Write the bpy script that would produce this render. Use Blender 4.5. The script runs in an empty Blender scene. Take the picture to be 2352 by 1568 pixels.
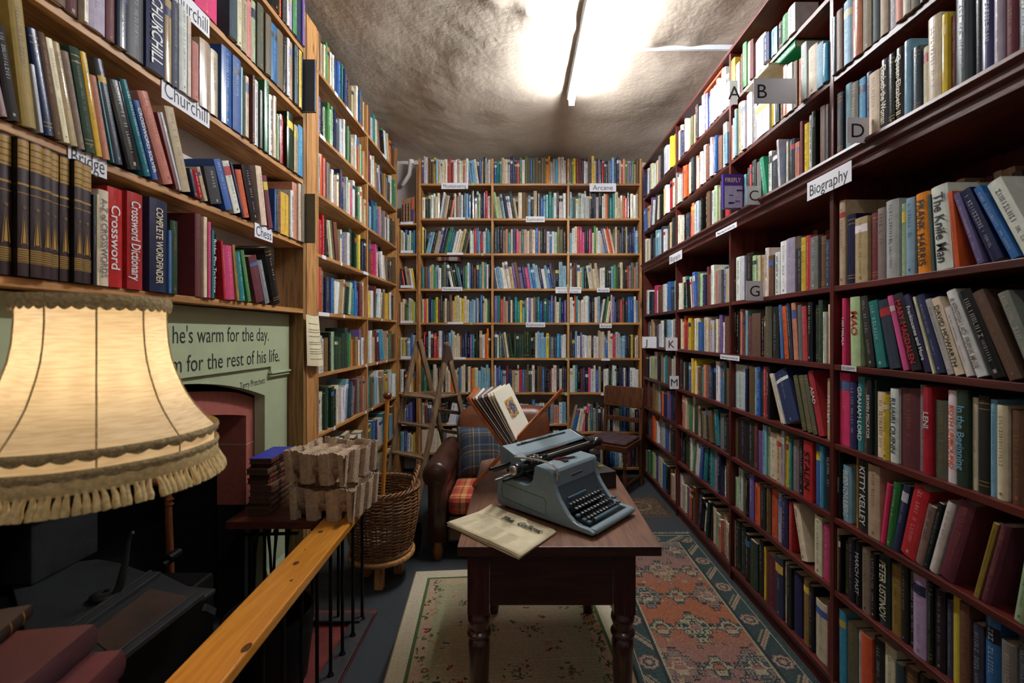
import bpy, bmesh, math, random
import numpy as np
from mathutils import Vector, Matrix
C = bpy.context.scene.collection
PI = math.pi
# ------------------------------------------------------------------ camera
H0 = 1.47; F0 = 1050.0; VX = 1197.0; VY = 765.0
cd = bpy.data.cameras.new('camera'); cam = bpy.data.objects.new('camera', cd); C.objects.link(cam)
cam.location = (0, 0, H0); cam.rotation_euler = (PI/2, 0, 0)
cd.sensor_width = 36; cd.lens = 36*F0/2352
cd.shift_x = -(VX-1176)/2352; cd.shift_y = -(784-VY)/2352
cd.clip_start = 0.02
cd.dof.use_dof = True; cd.dof.focus_distance = 2.6; cd.dof.aperture_fstop = 3.2
bpy.context.scene.camera = cam
# ------------------------------------------------------------------ world, exposure
w = bpy.data.worlds.new('world'); bpy.context.scene.world = w; w.use_nodes = True
w.node_tree.nodes['Background'].inputs[0].default_value = (0.5, 0.55, 0.6, 1)
w.node_tree.nodes['Background'].inputs[1].default_value = 0.02
vs = bpy.context.scene.view_settings
vs.view_transform = 'Standard'; vs.look = 'None'; vs.gamma = 1; vs.use_curve_mapping = False
vs.exposure = 0.12
TUBE_POWER = 340.0      # emission strength of the fluorescent tube
LAMP_WATTS = 44.0       # bulb in the fringed lamp
# ------------------------------------------------------------------ helpers
def lin(c):
    return tuple(((v/12.92) if v <= 0.04045 else ((v+0.055)/1.055)**2.4) for v in c)
def rgb(r, g, b): return lin((r/255, g/255, b/255))
def at(px, py, Y): return Vector(((px-VX)/F0*Y, Y, H0-(py-VY)/F0*Y))

class MB:
    """collects faces; build() links them as one mesh object"""
    def __init__(s):
        s.v = []; s.f = []; s.m = []; s.c = []; s.sm = []; s.xf = None
    def add(s, vs, fs, m=0, c=None, sm=False):
        b = len(s.v)
        if s.xf is not None: vs = [s.xf @ Vector(p) for p in vs]
        s.v.extend([tuple(p) for p in vs])
        for f in fs:
            s.f.append([b+i for i in f]); s.m.append(m); s.c.append(c); s.sm.append(sm)
    def box(s, x0, x1, y0, y1, z0, z1, m=0, c=None):
        s.add([(x0,y0,z0),(x1,y0,z0),(x1,y1,z0),(x0,y1,z0),(x0,y0,z1),(x1,y0,z1),(x1,y1,z1),(x0,y1,z1)],
              [(3,2,1,0),(4,5,6,7),(0,1,5,4),(1,2,6,5),(2,3,7,6),(3,0,4,7)], m, c)
    def hexa(s, p, m=0, c=None):      # 8 corners, bottom loop then top loop
        s.add(p, [(3,2,1,0),(4,5,6,7),(0,1,5,4),(1,2,6,5),(2,3,7,6),(3,0,4,7)], m, c)
    def bar(s, p0, p1, wd, th, side=None, m=0, c=None, w1=None, t1=None):
        p0 = Vector(p0); p1 = Vector(p1); d = (p1-p0).normalized()
        a = Vector(side) if side is not None else (Vector((0,0,1)) if abs(d.z) < .9 else Vector((1,0,0)))
        u = (a - d*a.dot(d)).normalized(); v = d.cross(u)
        w1 = wd if w1 is None else w1; t1 = th if t1 is None else t1
        q = []
        for p, ww, tt in ((p0, wd, th), (p1, w1, t1)):
            for su, sv in ((-1,-1),(1,-1),(1,1),(-1,1)): q.append(p+u*su*ww/2+v*sv*tt/2)
        s.hexa(q, m, c)
    def tube(s, pts, r, n=8, m=0, c=None, cap=True, sm=True):
        pts = [Vector(p) for p in pts]; N = len(pts)
        rs = r if isinstance(r, (list, tuple)) else [r]*N
        vs = []; fs = []; up = None
        for i, p in enumerate(pts):
            d = (pts[min(i+1, N-1)]-pts[max(i-1, 0)]).normalized()
            if up is None: up = Vector((0,0,1)) if abs(d.z) < .9 else Vector((1,0,0))
            u = (up-d*up.dot(d)).normalized(); v = d.cross(u); up = u
            for k in range(n):
                a = 2*PI*k/n; vs.append(p+(u*math.cos(a)+v*math.sin(a))*rs[i])
        for i in range(N-1):
            for k in range(n):
                k2 = (k+1) % n; fs.append((i*n+k, i*n+k2, (i+1)*n+k2, (i+1)*n+k))
        s.add(vs, fs, m, c, sm)
        if cap:
            s.add(vs[:n], [tuple(range(n))[::-1]], m, c); s.add(vs[-n:], [tuple(range(n))], m, c)
    def lathe(s, prof, n=24, m=0, c=None, o=(0,0,0), axis='z', cap=True, sm=True):
        o = Vector(o); vs = []; fs = []
        for r, z in prof:
            for k in range(n):
                a = 2*PI*k/n
                p = (r*math.cos(a), r*math.sin(a), z)
                if axis == 'x': p = (p[2], p[0], p[1])
                if axis == 'y': p = (p[1], p[2], p[0])
                vs.append(o+Vector(p))
        for i in range(len(prof)-1):
            for k in range(n):
                k2 = (k+1) % n; fs.append((i*n+k, i*n+k2, (i+1)*n+k2, (i+1)*n+k))
        s.add(vs, fs, m, c, sm)
        if cap:
            s.add(vs[:n], [tuple(range(n))[::-1]], m, c); s.add(vs[-n:], [tuple(range(n))], m, c)
    def prism(s, poly, vec, m=0, c=None, ms=None):       # planar polygon extruded along vec
        n = len(poly); P = [Vector(p) for p in poly]; vec = Vector(vec)
        s.add(P+[p+vec for p in P], [tuple(range(n))[::-1], tuple(range(n, 2*n))], m, c)
        b = len(s.v)-2*n
        for i in range(n): s.f.append([b+i, b+(i+1) % n, b+n+(i+1) % n, b+n+i]); s.m.append(m if ms is None else ms); s.c.append(c); s.sm.append(False)
    def text(s, body, o, right, up, w=None, h=None, m=0, c=None, align='c', bold=0.0):
        V, Fc, (x0, x1, y0, y1) = glyphs(body, bold)
        right = Vector(right).normalized(); up = Vector(up).normalized(); o = Vector(o)
        nat = (x1-x0); sy = h/(0.73) if h else w/nat; sx = sy
        if w and nat*sx > w: sx = w/nat
        dx = {'c': -(x0+x1)/2, 'l': -x0, 'r': -x1}[align]
        s.add([o+right*((x+dx)*sx)+up*((y-0.36)*sy) for x, y in V], Fc, m, c)
    def build(s, name, mats, parent=None, loc=None, bevel=0, col=True, sub=0):
        me = bpy.data.meshes.new(name)
        L = Vector(loc) if loc is not None else None
        vv = s.v if L is None else [tuple(Vector(p)-L) for p in s.v]
        me.from_pydata(vv, [], s.f)
        if not isinstance(mats, (list, tuple)): mats = [mats]
        for x in mats: me.materials.append(x)
        me.polygons.foreach_set('material_index', s.m)
        me.polygons.foreach_set('use_smooth', s.sm)
        if col and any(x is not None for x in s.c):
            at_ = me.attributes.new('Col', 'FLOAT_COLOR', 'CORNER')
            arr = []
            for f, cc in zip(s.f, s.c):
                cc = cc or (0.5, 0.5, 0.5, 0.5)
                arr.extend(list(cc)*len(f))
            at_.data.foreach_set('color', arr)
        me.update()
        ob = bpy.data.objects.new(name, me); C.objects.link(ob)
        if L is not None: ob.location = L
        if parent is not None: ob.parent = parent
        if bevel:
            b = ob.modifiers.new('bevel', 'BEVEL'); b.width = bevel; b.segments = 2; b.limit_method = 'ANGLE'; b.angle_limit = 0.7
        if sub:
            b = ob.modifiers.new('sub', 'SUBSURF'); b.levels = sub; b.render_levels = sub
        return ob
_G = {}
def glyphs(body, bold=0.0):
    k = (body, bold)
    if k not in _G:
        cu = bpy.data.curves.new('t', 'FONT'); cu.body = body; cu.resolution_u = 3; cu.offset = bold
        ob = bpy.data.objects.new('t', cu); me = bpy.data.meshes.new_from_object(ob)
        V = [(v.co.x, v.co.y) for v in me.vertices]; Fc = [tuple(p.vertices) for p in me.polygons]
        bpy.data.meshes.remove(me); bpy.data.objects.remove(ob); bpy.data.curves.remove(cu)
        xs = [v[0] for v in V] or [0, 1]; ys = [v[1] for v in V] or [0, 1]
        _G[k] = (V, Fc, (min(xs), max(xs), min(ys), max(ys)))
    return _G[k]
def tag(o, label=None, cat=None, group=None, kind=None):
    if label: o['label'] = label
    if cat: o['category'] = cat
    if group: o['group'] = group
    if kind: o['kind'] = kind
    return o
def thing(name, label, cat, loc=(0,0,0), rz=0, group=None):
    o = bpy.data.objects.new(name, None); C.objects.link(o)
    o.location = loc; o.rotation_euler = (0, 0, rz); o.empty_display_size = .05
    return tag(o, label, cat, group)
def struct(o): o['kind'] = 'structure'; return o

# ------------------------------------------------------------------ materials
def newmat(name):
    m = bpy.data.materials.new(name); m.use_nodes = True
    nt = m.node_tree; b = nt.nodes['Principled BSDF']; return m, nt, b
def N(nt, t, **k):
    n = nt.nodes.new(t)
    for a, v in k.items(): setattr(n, a, v)
    return n
def simple(name, col, rough=.5, metal=0, var=0.0, scale=30, bump=0, bscale=200, spec=None, coat=0):
    m, nt, b = newmat(name); L = nt.links
    b.inputs['Base Color'].default_value = (*col, 1); b.inputs['Roughness'].default_value = rough; b.inputs['Metallic'].default_value = metal
    if spec is not None: b.inputs['Specular IOR Level'].default_value = spec
    if coat: b.inputs['Coat Weight'].default_value = coat
    tc = N(nt, 'ShaderNodeTexCoord')
    if var:
        n = N(nt, 'ShaderNodeTexNoise'); n.inputs['Scale'].default_value = scale; n.inputs['Detail'].default_value = 6; L.new(tc.outputs['Object'], n.inputs['Vector'])
        r = N(nt, 'ShaderNodeMapRange'); r.inputs[1].default_value = .3; r.inputs[2].default_value = .7; r.inputs[3].default_value = 1-var; r.inputs[4].default_value = 1+var*.6
        L.new(n.outputs[0], r.inputs[0])
        mx = N(nt, 'ShaderNodeVectorMath', operation='SCALE'); mx.inputs[0].default_value = col; L.new(r.outputs[0], mx.inputs['Scale'])
        L.new(mx.outputs[0], b.inputs['Base Color'])
    if bump:
        n = N(nt, 'ShaderNodeTexNoise'); n.inputs['Scale'].default_value = bscale; n.inputs['Detail'].default_value = 4; L.new(tc.outputs['Object'], n.inputs['Vector'])
        bp = N(nt, 'ShaderNodeBump'); bp.inputs['Strength'].default_value = bump; bp.inputs['Distance'].default_value = .01
        L.new(n.outputs[0], bp.inputs['Height']); L.new(bp.outputs[0], b.inputs['Normal'])
    return m
def wood(name, dark, light, axis='y', rough=.5, scale=1.0, knots=True, contrast=1.0, coat=0):
    m, nt, b = newmat(name); L = nt.links
    tc = N(nt, 'ShaderNodeTexCoord'); mp = N(nt, 'ShaderNodeMapping')
    sc = {'x': (1.2, 14, 14), 'y': (14, 1.2, 14), 'z': (14, 14, 1.2)}[axis]
    mp.inputs['Scale'].default_value = tuple(v*scale for v in sc); L.new(tc.outputs['Object'], mp.inputs['Vector'])
    n1 = N(nt, 'ShaderNodeTexNoise'); n1.inputs['Scale'].default_value = 1.3; n1.inputs['Detail'].default_value = 3; n1.inputs['Distortion'].default_value = .6
    n2 = N(nt, 'ShaderNodeTexNoise'); n2.inputs['Scale'].default_value = 9; n2.inputs['Detail'].default_value = 8; n2.inputs['Roughness'].default_value = .7
    L.new(mp.outputs[0], n1.inputs['Vector']); L.new(mp.outputs[0], n2.inputs['Vector'])
    ml = N(nt, 'ShaderNodeMath', operation='MULTIPLY'); ml.inputs[1].default_value = 9; L.new(n1.outputs[0], ml.inputs[0])
    sn = N(nt, 'ShaderNodeMath', operation='PINGPONG'); sn.inputs[1].default_value = 1; L.new(ml.outputs[0], sn.inputs[0])
    mx = N(nt, 'ShaderNodeMath', operation='MULTIPLY_ADD'); mx.inputs[1].default_value = .45; L.new(sn.outputs[0], mx.inputs[0])
    m2 = N(nt, 'ShaderNodeMath', operation='MULTIPLY'); m2.inputs[1].default_value = .7; L.new(n2.outputs[0], m2.inputs[0]); L.new(m2.outputs[0], mx.inputs[2])
    cr = N(nt, 'ShaderNodeValToRGB'); e = cr.color_ramp.elements
    e[0].position = .5-.3/contrast; e[0].color = (*dark, 1); e[1].position = .5+.28/contrast; e[1].color = (*light, 1)
    L.new(mx.outputs[0], cr.inputs[0]); last = cr.outputs[0]
    if knots:
        v = N(nt, 'ShaderNodeTexVoronoi'); v.inputs['Scale'].default_value = 1.0
        mk = N(nt, 'ShaderNodeMapping'); ks = {'x': (2.6, 6, 6), 'y': (6, 2.6, 6), 'z': (6, 6, 2.6)}[axis]; mk.inputs['Scale'].default_value = ks
        L.new(tc.outputs['Object'], mk.inputs['Vector']); L.new(mk.outputs[0], v.inputs['Vector'])
        r = N(nt, 'ShaderNodeMapRange'); r.inputs[1].default_value = .05; r.inputs[2].default_value = .12; L.new(v.outputs['Distance'], r.inputs[0])
        mi = N(nt, 'ShaderNodeMix', data_type='RGBA'); mi.inputs[6].default_value = (*[q*.35 for q in dark], 1); L.new(r.outputs[0], mi.inputs[0]); L.new(last, mi.inputs[7]); last = mi.outputs[2]
    L.new(last, b.inputs['Base Color']); b.inputs['Roughness'].default_value = rough
    if coat: b.inputs['Coat Weight'].default_value = coat; b.inputs['Coat Roughness'].default_value = .15
    bp = N(nt, 'ShaderNodeBump'); bp.inputs['Strength'].default_value = .25; bp.inputs['Distance'].default_value = .002; L.new(mx.outputs[0], bp.inputs['Height']); L.new(bp.outputs[0], b.inputs['Normal'])
    return m
def attrmat(name, var=.12, scale=60, rough=None, bump=0, bscale=400, spec=None):
    m, nt, b = newmat(name); L = nt.links
    a = N(nt, 'ShaderNodeAttribute', attribute_name='Col'); tc = N(nt, 'ShaderNodeTexCoord')
    n = N(nt, 'ShaderNodeTexNoise'); n.inputs['Scale'].default_value = scale; n.inputs['Detail'].default_value = 5; L.new(tc.outputs['Object'], n.inputs['Vector'])
    r = N(nt, 'ShaderNodeMapRange'); r.inputs[1].default_value = .3; r.inputs[2].default_value = .7; r.inputs[3].default_value = 1-var; r.inputs[4].default_value = 1+var*.5
    L.new(n.outputs[0], r.inputs[0])
    mx = N(nt, 'ShaderNodeVectorMath', operation='SCALE'); L.new(a.outputs['Color'], mx.inputs[0]); L.new(r.outputs[0], mx.inputs['Scale']); L.new(mx.outputs[0], b.inputs['Base Color'])
    if rough is None: L.new(a.outputs['Alpha'], b.inputs['Roughness'])
    else: b.inputs['Roughness'].default_value = rough
    if spec is not None: b.inputs['Specular IOR Level'].default_value = spec
    if bump:
        n = N(nt, 'ShaderNodeTexNoise'); n.inputs['Scale'].default_value = bscale; L.new(tc.outputs['Object'], n.inputs['Vector'])
        bp = N(nt, 'ShaderNodeBump'); bp.inputs['Strength'].default_value = bump; bp.inputs['Distance'].default_value = .004
        L.new(n.outputs[0], bp.inputs['Height']); L.new(bp.outputs[0], b.inputs['Normal'])
    return m

M = {}
M['book'] = attrmat('book_cover', .16, 35)
M['pages'] = simple('page_edges', rgb(205, 188, 155), .85, var=.25, scale=400)
M['oldpages'] = simple('dark_page_edges', rgb(66, 50, 36), .9, var=.3, scale=300)
PD, PL = rgb(128, 80, 38), rgb(196, 142, 84)
M['pine_y'] = wood('pine_along_wall', PD, PL, 'y', .5)
M['pine_z'] = wood('pine_upright', PD, PL, 'z', .5)
M['pine_x'] = wood('pine_across', PD, PL, 'x', .5)
M['oldpine'] = wood('weathered_pine_panel', rgb(96, 66, 32), rgb(150, 110, 62), 'z', .6)
MD, ML = rgb(50, 17, 14), rgb(92, 33, 26)
M['mah_y'] = wood('mahogany_along_wall', MD, ML, 'y', .38, knots=False)
M['mah_z'] = wood('mahogany_upright', MD, ML, 'z', .38, knots=False)
M['rail'] = wood('varnished_rail', rgb(176, 106, 30), rgb(212, 142, 52), 'y', .34, knots=True, contrast=.7, coat=.35)
M['white_paper'] = simple('white_card', rgb(228, 226, 232), .6)
M['ink'] = simple('black_ink', rgb(22, 22, 24), .6)
M['iron'] = simple('black_iron', rgb(18, 18, 19), .45, .6, var=.2, scale=60)
# ------------------------------------------------------------------ the room
XL, XB, XR, YB, ZC = -2.0, -1.52, 1.68, 4.97, 3.44      # wall planes and ceiling height
YF = -1.4
def plaster(name, col, rough, s1, s2, b1, b2, var=.18):
    m, nt, b = newmat(name); L = nt.links; tc = N(nt, 'ShaderNodeTexCoord')
    n = N(nt, 'ShaderNodeTexNoise'); n.inputs['Scale'].default_value = s1; n.inputs['Detail'].default_value = 7; n.inputs['Roughness'].default_value = .6
    n2 = N(nt, 'ShaderNodeTexNoise'); n2.inputs['Scale'].default_value = s2; n2.inputs['Detail'].default_value = 8
    L.new(tc.outputs['Object'], n.inputs['Vector']); L.new(tc.outputs['Object'], n2.inputs['Vector'])
    cr = N(nt, 'ShaderNodeValToRGB'); e = cr.color_ramp.elements
    e[0].position = .3; e[0].color = (*[c*(1-var) for c in col], 1); e[1].position = .7; e[1].color = (*col, 1)
    L.new(n.outputs[0], cr.inputs[0]); L.new(cr.outputs[0], b.inputs['Base Color']); b.inputs['Roughness'].default_value = rough
    bp = N(nt, 'ShaderNodeBump'); bp.inputs['Strength'].default_value = b1; bp.inputs['Distance'].default_value = .03; L.new(n.outputs[0], bp.inputs['Height'])
    bq = N(nt, 'ShaderNodeBump'); bq.inputs['Strength'].default_value = b2; bq.inputs['Distance'].default_value = .006; L.new(n2.outputs[0], bq.inputs['Height']); L.new(bp.outputs[0], bq.inputs['Normal'])
    L.new(bq.outputs[0], b.inputs['Normal']); return m
M['ceil'] = plaster('rough_ceiling_plaster', rgb(204, 188, 170), .7, 1.6, 26, .35, .55, .30)
M['wallp'] = plaster('white_wall_plaster', rgb(208, 200, 196), .75, 4, 60, .1, .2, .12)
M['carpet'] = simple('charcoal_carpet', rgb(54, 58, 62), .95, var=.5, scale=260, bump=.6, bscale=500)
# ceiling: an uneven plaster surface
from mathutils import noise as mnoise
rnd = random.Random(5)
def cz(x, y):
    n3 = mnoise.noise(Vector((x*1.3, y*1.3, 0)))*.017+mnoise.noise(Vector((x*3.7, y*3.1, 4)))*.008+mnoise.noise(Vector((x*11, y*11, 9)))*.003
    return ZC+n3-.10*max(0, min(1, (y-4.25)/.7))**1.5+.012*math.sin(2.1*x+1.3*y)+.010*math.sin(3.7*y-1.1*x+1)+.006*math.sin(7*x+4*y)
m = MB(); nx, ny = 110, 200; g = []
for j in range(ny+1):
    for i in range(nx+1):
        x = XL-.06+(XR-XL+.12)*i/nx; y = YF+(YB+.06-YF)*j/ny
        z = cz(x, y)
        # raised ridge of filler running across the room
        d = (y-2.75)-.35*math.sin(x*1.4); z -= .012*math.exp(-(d/.05)**2)*(1+.5*math.sin(x*23))
        g.append((x, y, z))
fs = [(j*(nx+1)+i, (j+1)*(nx+1)+i, (j+1)*(nx+1)+i+1, j*(nx+1)+i+1) for j in range(ny) for i in range(nx)]
m.add(g, fs, 0, None, True)
m.box(XL-.06, XR+.06, YF, YB+.06, ZC+.06, ZC+.12)
struct(m.build('ceiling', M['ceil']))
def slab(name, x0, x1, y0, y1, z0, z1, mt):
    m = MB(); m.box(x0, x1, y0, y1, z0, z1); return struct(m.build(name, mt))
slab('floor', XL-.1, XR+.1, YF-.1, YB+.1, -.08, 0, M['carpet'])
slab('wall_left', XL-.08, XL, YF, YB+.06, 0, ZC+.06, M['wallp'])
slab('wall_right', XR, XR+.06, YF, YB+.06, 0, ZC+.06, M['wallp'])
slab('wall_back', XL, XR, YB, YB+.06, 0, ZC+.06, M['wallp'])
slab('wall_front', XL, XR, YF-.06, YF, 0, ZC+.06, M['wallp'])

# ------------------------------------------------------------------ fluorescent light
TX = .405; TY0, TY1 = 2.22, 3.72
M['enamel'] = simple('white_enamel', rgb(222, 226, 232), .4)
mt, nt, b = newmat('glowing_tube'); b.inputs['Base Color'].default_value = (.9, .95, 1, 1)
b.inputs['Emission Color'].default_value = (.93, .97, 1.0, 1); b.inputs['Emission Strength'].default_value = TUBE_POWER; M['tube'] = mt
def tube_light(xx, ya, yb, label, mat_):
    t = thing('fluorescent_light', label, 'ceiling light', (xx, (ya+yb)/2, ZC-.03), 0, 'fluorescent tube lights on the ceiling')
    y0, y1 = ya-(ya+yb)/2, yb-(ya+yb)/2
    m = MB(); m.prism([(-.036,y0,.02),(.016,y0,.02),(.010,y0,-.045),(-.030,y0,-.045)], (0,y1-y0,0)); m.build('batten', M['enamel'], t, bevel=.003)
    m = MB(); m.lathe([(.0145, y0+.03), (.0145, y1-.03)], 16, o=(.008, 0, -.085), axis='y'); m.build('tube', mat_, t)
    for yy in (y0, y1-.03):
        m = MB(); m.box(-.02, .026, yy, yy+.03, -.103, -.03); m.build('tube_holder', M['enamel'], t, bevel=.003)
tube_light(TX, TY0, TY1, 'long white fluorescent tube light glowing along the ceiling', M['tube'])
mt, nt, b = newmat('glowing_tube_dim'); b.inputs['Base Color'].default_value = (.9, .95, 1, 1)
b.inputs['Emission Color'].default_value = (.93, .97, 1.0, 1); b.inputs['Emission Strength'].default_value = TUBE_POWER*.14
tube_light(TX, -.85, .65, 'second fluorescent tube light above and behind the viewer', mt)
m = MB(); m.box(TX+.03, XR, 3.10, 3.122, ZC-.045, ZC-.012)
tag(m.build('cable_conduit', M['enamel'], bevel=.003), 'thin white cable conduit crossing the ceiling to the right wall', 'conduit')

# ------------------------------------------------------------------ right bookcase (mahogany)
XRF = 1.25
RY = [.905, 1.838, 2.734, 3.687, 4.66]            # uprights
RZ = [.082, .445, .735, 1.03, 1.345, 1.658]       # lower shelf tops
RU = [2.164, 2.494, 2.84]                         # upper shelf tops
bc = thing('bookcase', 'dark red mahogany bookcase filling the whole right wall', 'bookcase', (XRF, 2.8, 0))
def part(name, mt, x0, x1, y0, y1, z0, z1, bev=.0015, par=None):
    m = MB(); par = par or bc; L = par.location
    m.box(x0-L.x, x1-L.x, y0-L.y, y1-L.y, z0-L.z, z1-L.z); return m.build(name, mt, par, bevel=bev)
part('back_panel', M['mah_z'], XR-.03, XR-.005, RY[0], RY[-1], 0, 3.16)
part('plinth', M['mah_y'], XRF+.01, XRF+.03, RY[0], RY[-1], 0, RZ[0]-.02)
for z in RZ: part('shelf', M['mah_y'], XRF, XR-.03, RY[0], RY[-1], z-.022, z)
for z in RU[1:]: part('shelf', M['mah_y'], XRF, XR-.03, RY[0], RY[-1], z-.022, z)
m = MB(); L = bc.location
prof = [(XR-.04, 2.164), (XRF-.03, 2.164), (XRF-.035, 2.150), (XRF-.02, 2.138), (XRF-.02, 2.118), (XRF-.006, 2.108), (XRF-.006, 2.082), (XR-.04, 2.082)]
m.prism([(x-L.x, RY[0]-L.y, z) for x, z in prof], (0, RY[-1]-RY[0], 0)); m.build('cornice', M['mah_y'], bc, bevel=.001)
for y in RY:
    part('upright', M['mah_z'], XRF-.002, XR-.03, y-.011, y+.011, 0.0, 2.082)
    part('upright', M['mah_z'], XRF-.002, XR-.03, y-.011, y+.011, 2.165, 3.14)
part('top_board', M['mah_y'], XRF-.01, XR-.03, RY[0], RY[-1], 3.14, 3.16)

# ------------------------------------------------------------------ left bookcases (pine)
XLF = -1.27
LZ = [1.612, 1.993, 2.365, 2.75, 3.13]
LN0 = .35
bl = thing('bookcase', 'open pine shelves over the fireplace along the left wall, nearest the lamp', 'bookcase', (XLF, 1.5, 1.6))
for z in LZ: part('shelf', M['pine_y'], XB+.08, XLF, LN0, 2.665, z-.026, z, .002, bl)
part('end_panel', M['oldpine'], XB+.08, XLF-.001, 2.667, 2.70, 0.0, 3.36, .001, bl)
part('post', M['pine_z'], XLF-.03, XLF+.004, 2.701, 2.835, 0, 3.36, .002, bl)
# chimney breast behind the near shelves
slab('trim_1', XL, XB+.075, YF, 2.662, 1.60, ZC+.05, M['wallp'])
slab('trim_4', XL, XB+.003, 2.664, YB, 0, ZC+.05, M['wallp'])
LFZ = [.45, .835, 1.216, 1.603, 1.97, 2.35, 2.73, 3.12]
LY = [2.86, 3.79, 4.68]
bf = thing('bookcase', 'tall pine bookcase on the left wall between the fireplace post and the corner', 'bookcase', (XLF, 3.7, 0))
for z in [.08]+LFZ: part('shelf', M['pine_y'], XB+.005, XLF, 2.84, 4.68, z-.022, z, .0015, bf)
for y in LY: part('upright', M['pine_z'], XB+.005, XLF-.002 if y > 3 else XLF-.001, y-.011, y+.011, 0, 3.36, .0015, bf)
# ------------------------------------------------------------------ back bookcase
YBF = 4.72
BXs = [-1.05, -.297, .487, 1.235]
BZ = [.238, .535, .859, 1.214, 1.58, 1.93, 2.295, 2.656, 3.016]
bb = thing('bookcase', 'wide pine bookcase of three bays across the far end wall', 'bookcase', (.1, YBF, 0))
for i, z in enumerate(BZ):
    part('shelf', M['pine_x'], BXs[0], BXs[2] if i < 2 else BXs[3], YBF, YB-.005, z-.022, z, .0015, bb)
part('shelf', M['pine_x'], BXs[2], BXs[3], YBF, YB-.005, .43, .452, .0015, bb)
part('shelf', M['pine_x'], BXs[2], BXs[3], YBF, YB-.005, .06, .082, .0015, bb)
for x in BXs: part('upright', M['pine_z'], x-.012, x+.012, YBF-.003, YB-.005, 0, 3.27, .0015, bb)
bn = thing('bookcase', 'narrow pine corner bookcase beside the white pipe', 'bookcase', (-1.16, YBF, 0))
NZ = [.238, .535, .859, 1.214, 1.58, 1.93, 2.295, 2.61]
for z in NZ: part('shelf', M['pine_x'], -1.266, -1.084, YBF+.012, YB-.005, z-.022, z, .0015, bn)
part('upright', M['pine_z'], -1.084, -1.064, YBF+.01, YB-.005, 0, 3.2, .0015, bn)
part('upright', M['pine_z'], -1.285, -1.266, YBF+.01, YB-.005, 0, 2.66, .0015, bn)
# waste pipe in the corner
m = MB(); p = [(-1.17, 4.86, 3.30), (-1.17, 4.84, 3.25), (-1.18, 4.84, 3.15), (-1.23, 4.86, 3.09), (-1.27, 4.90, 3.06)]
m.tube(p, .024, 12); m.lathe([(.03, 0), (.03, .04)], 12, o=(-1.17, 4.86, 3.27))
tag(m.build('waste_pipe', simple('white_plastic', rgb(225, 225, 225), .35)), 'short bent white plastic pipe in the far left corner near the ceiling', 'pipe')
# ------------------------------------------------------------------ books
PAL = {'w': (222, 220, 216), 'i': (176, 178, 182), 'a': (118, 118, 118), 'k': (24, 23, 25), 'c': (222, 206, 172), 'e': (186, 160, 124),
       'x': (104, 66, 42), 'm': (104, 32, 44), 'r': (190, 34, 38), 'o': (232, 92, 34), 'y': (228, 190, 44), 'q': (158, 124, 50), 'l': (166, 190, 140),
       'g': (58, 128, 70), 'd': (28, 58, 42), 't': (30, 124, 124), 's': (122, 172, 196), 'b': (44, 96, 168), 'n': (28, 36, 80), 'v': (104, 84, 148),
       'p': (214, 62, 122), 'z': (54, 66, 82), 'u': (204, 122, 98), 'h': (130, 112, 96), 'f': (92, 90, 60), 'P': (226, 24, 104), 'O': (246, 140, 20), 'B': (52, 150, 196), 'E': (16, 140, 92), 'L': (176, 160, 184)}
PAL['U'] = (70, 14, 27)
CN = {'U': 'burgundy', 'w': 'white', 'i': 'light grey', 'a': 'grey', 'k': 'black', 'c': 'cream', 'e': 'tan', 'x': 'brown', 'm': 'maroon', 'r': 'red', 'o': 'orange', 'y': 'yellow',
      'q': 'mustard', 'l': 'pale green', 'g': 'green', 'd': 'dark green', 't': 'teal', 's': 'pale blue', 'b': 'blue', 'n': 'navy', 'v': 'purple', 'p': 'pink', 'z': 'slate', 'u': 'salmon',
      'h': 'taupe', 'f': 'olive', 'P': 'magenta', 'O': 'bright orange', 'B': 'bright blue', 'E': 'emerald', 'L': 'lilac'}
TOC = {'U': 'q', 'w': 'k', 'i': 'k', 'a': 'c', 'k': 'w', 'c': 'x', 'e': 'x', 'x': 'q', 'm': 'q', 'r': 'w', 'o': 'k', 'y': 'k', 'q': 'k', 'l': 'd', 'g': 'c', 'd': 'q', 't': 'w', 's': 'n', 'b': 'w',
       'n': 'w', 'v': 'w', 'p': 'w', 'z': 'i', 'u': 'm', 'h': 'k', 'f': 'q', 'P': 'y', 'O': 'k', 'B': 'w', 'E': 'w', 'L': 'v'}
def bcol(ch, rng, rough, j=.12):
    r, g, b = PAL[ch]; lm = (r+g+b)/3; r, g, b = [v+(lm-v)*.14 for v in (r, g, b)]; q = 1+rng.uniform(-j, j)
    return (*[min(.95, c*q) for c in rgb(r+rng.uniform(-8, 8) if r > 8 else r, g+rng.uniform(-8, 8) if g > 8 else g, b+rng.uniform(-8, 8) if b > 8 else b)], rough)
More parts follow.
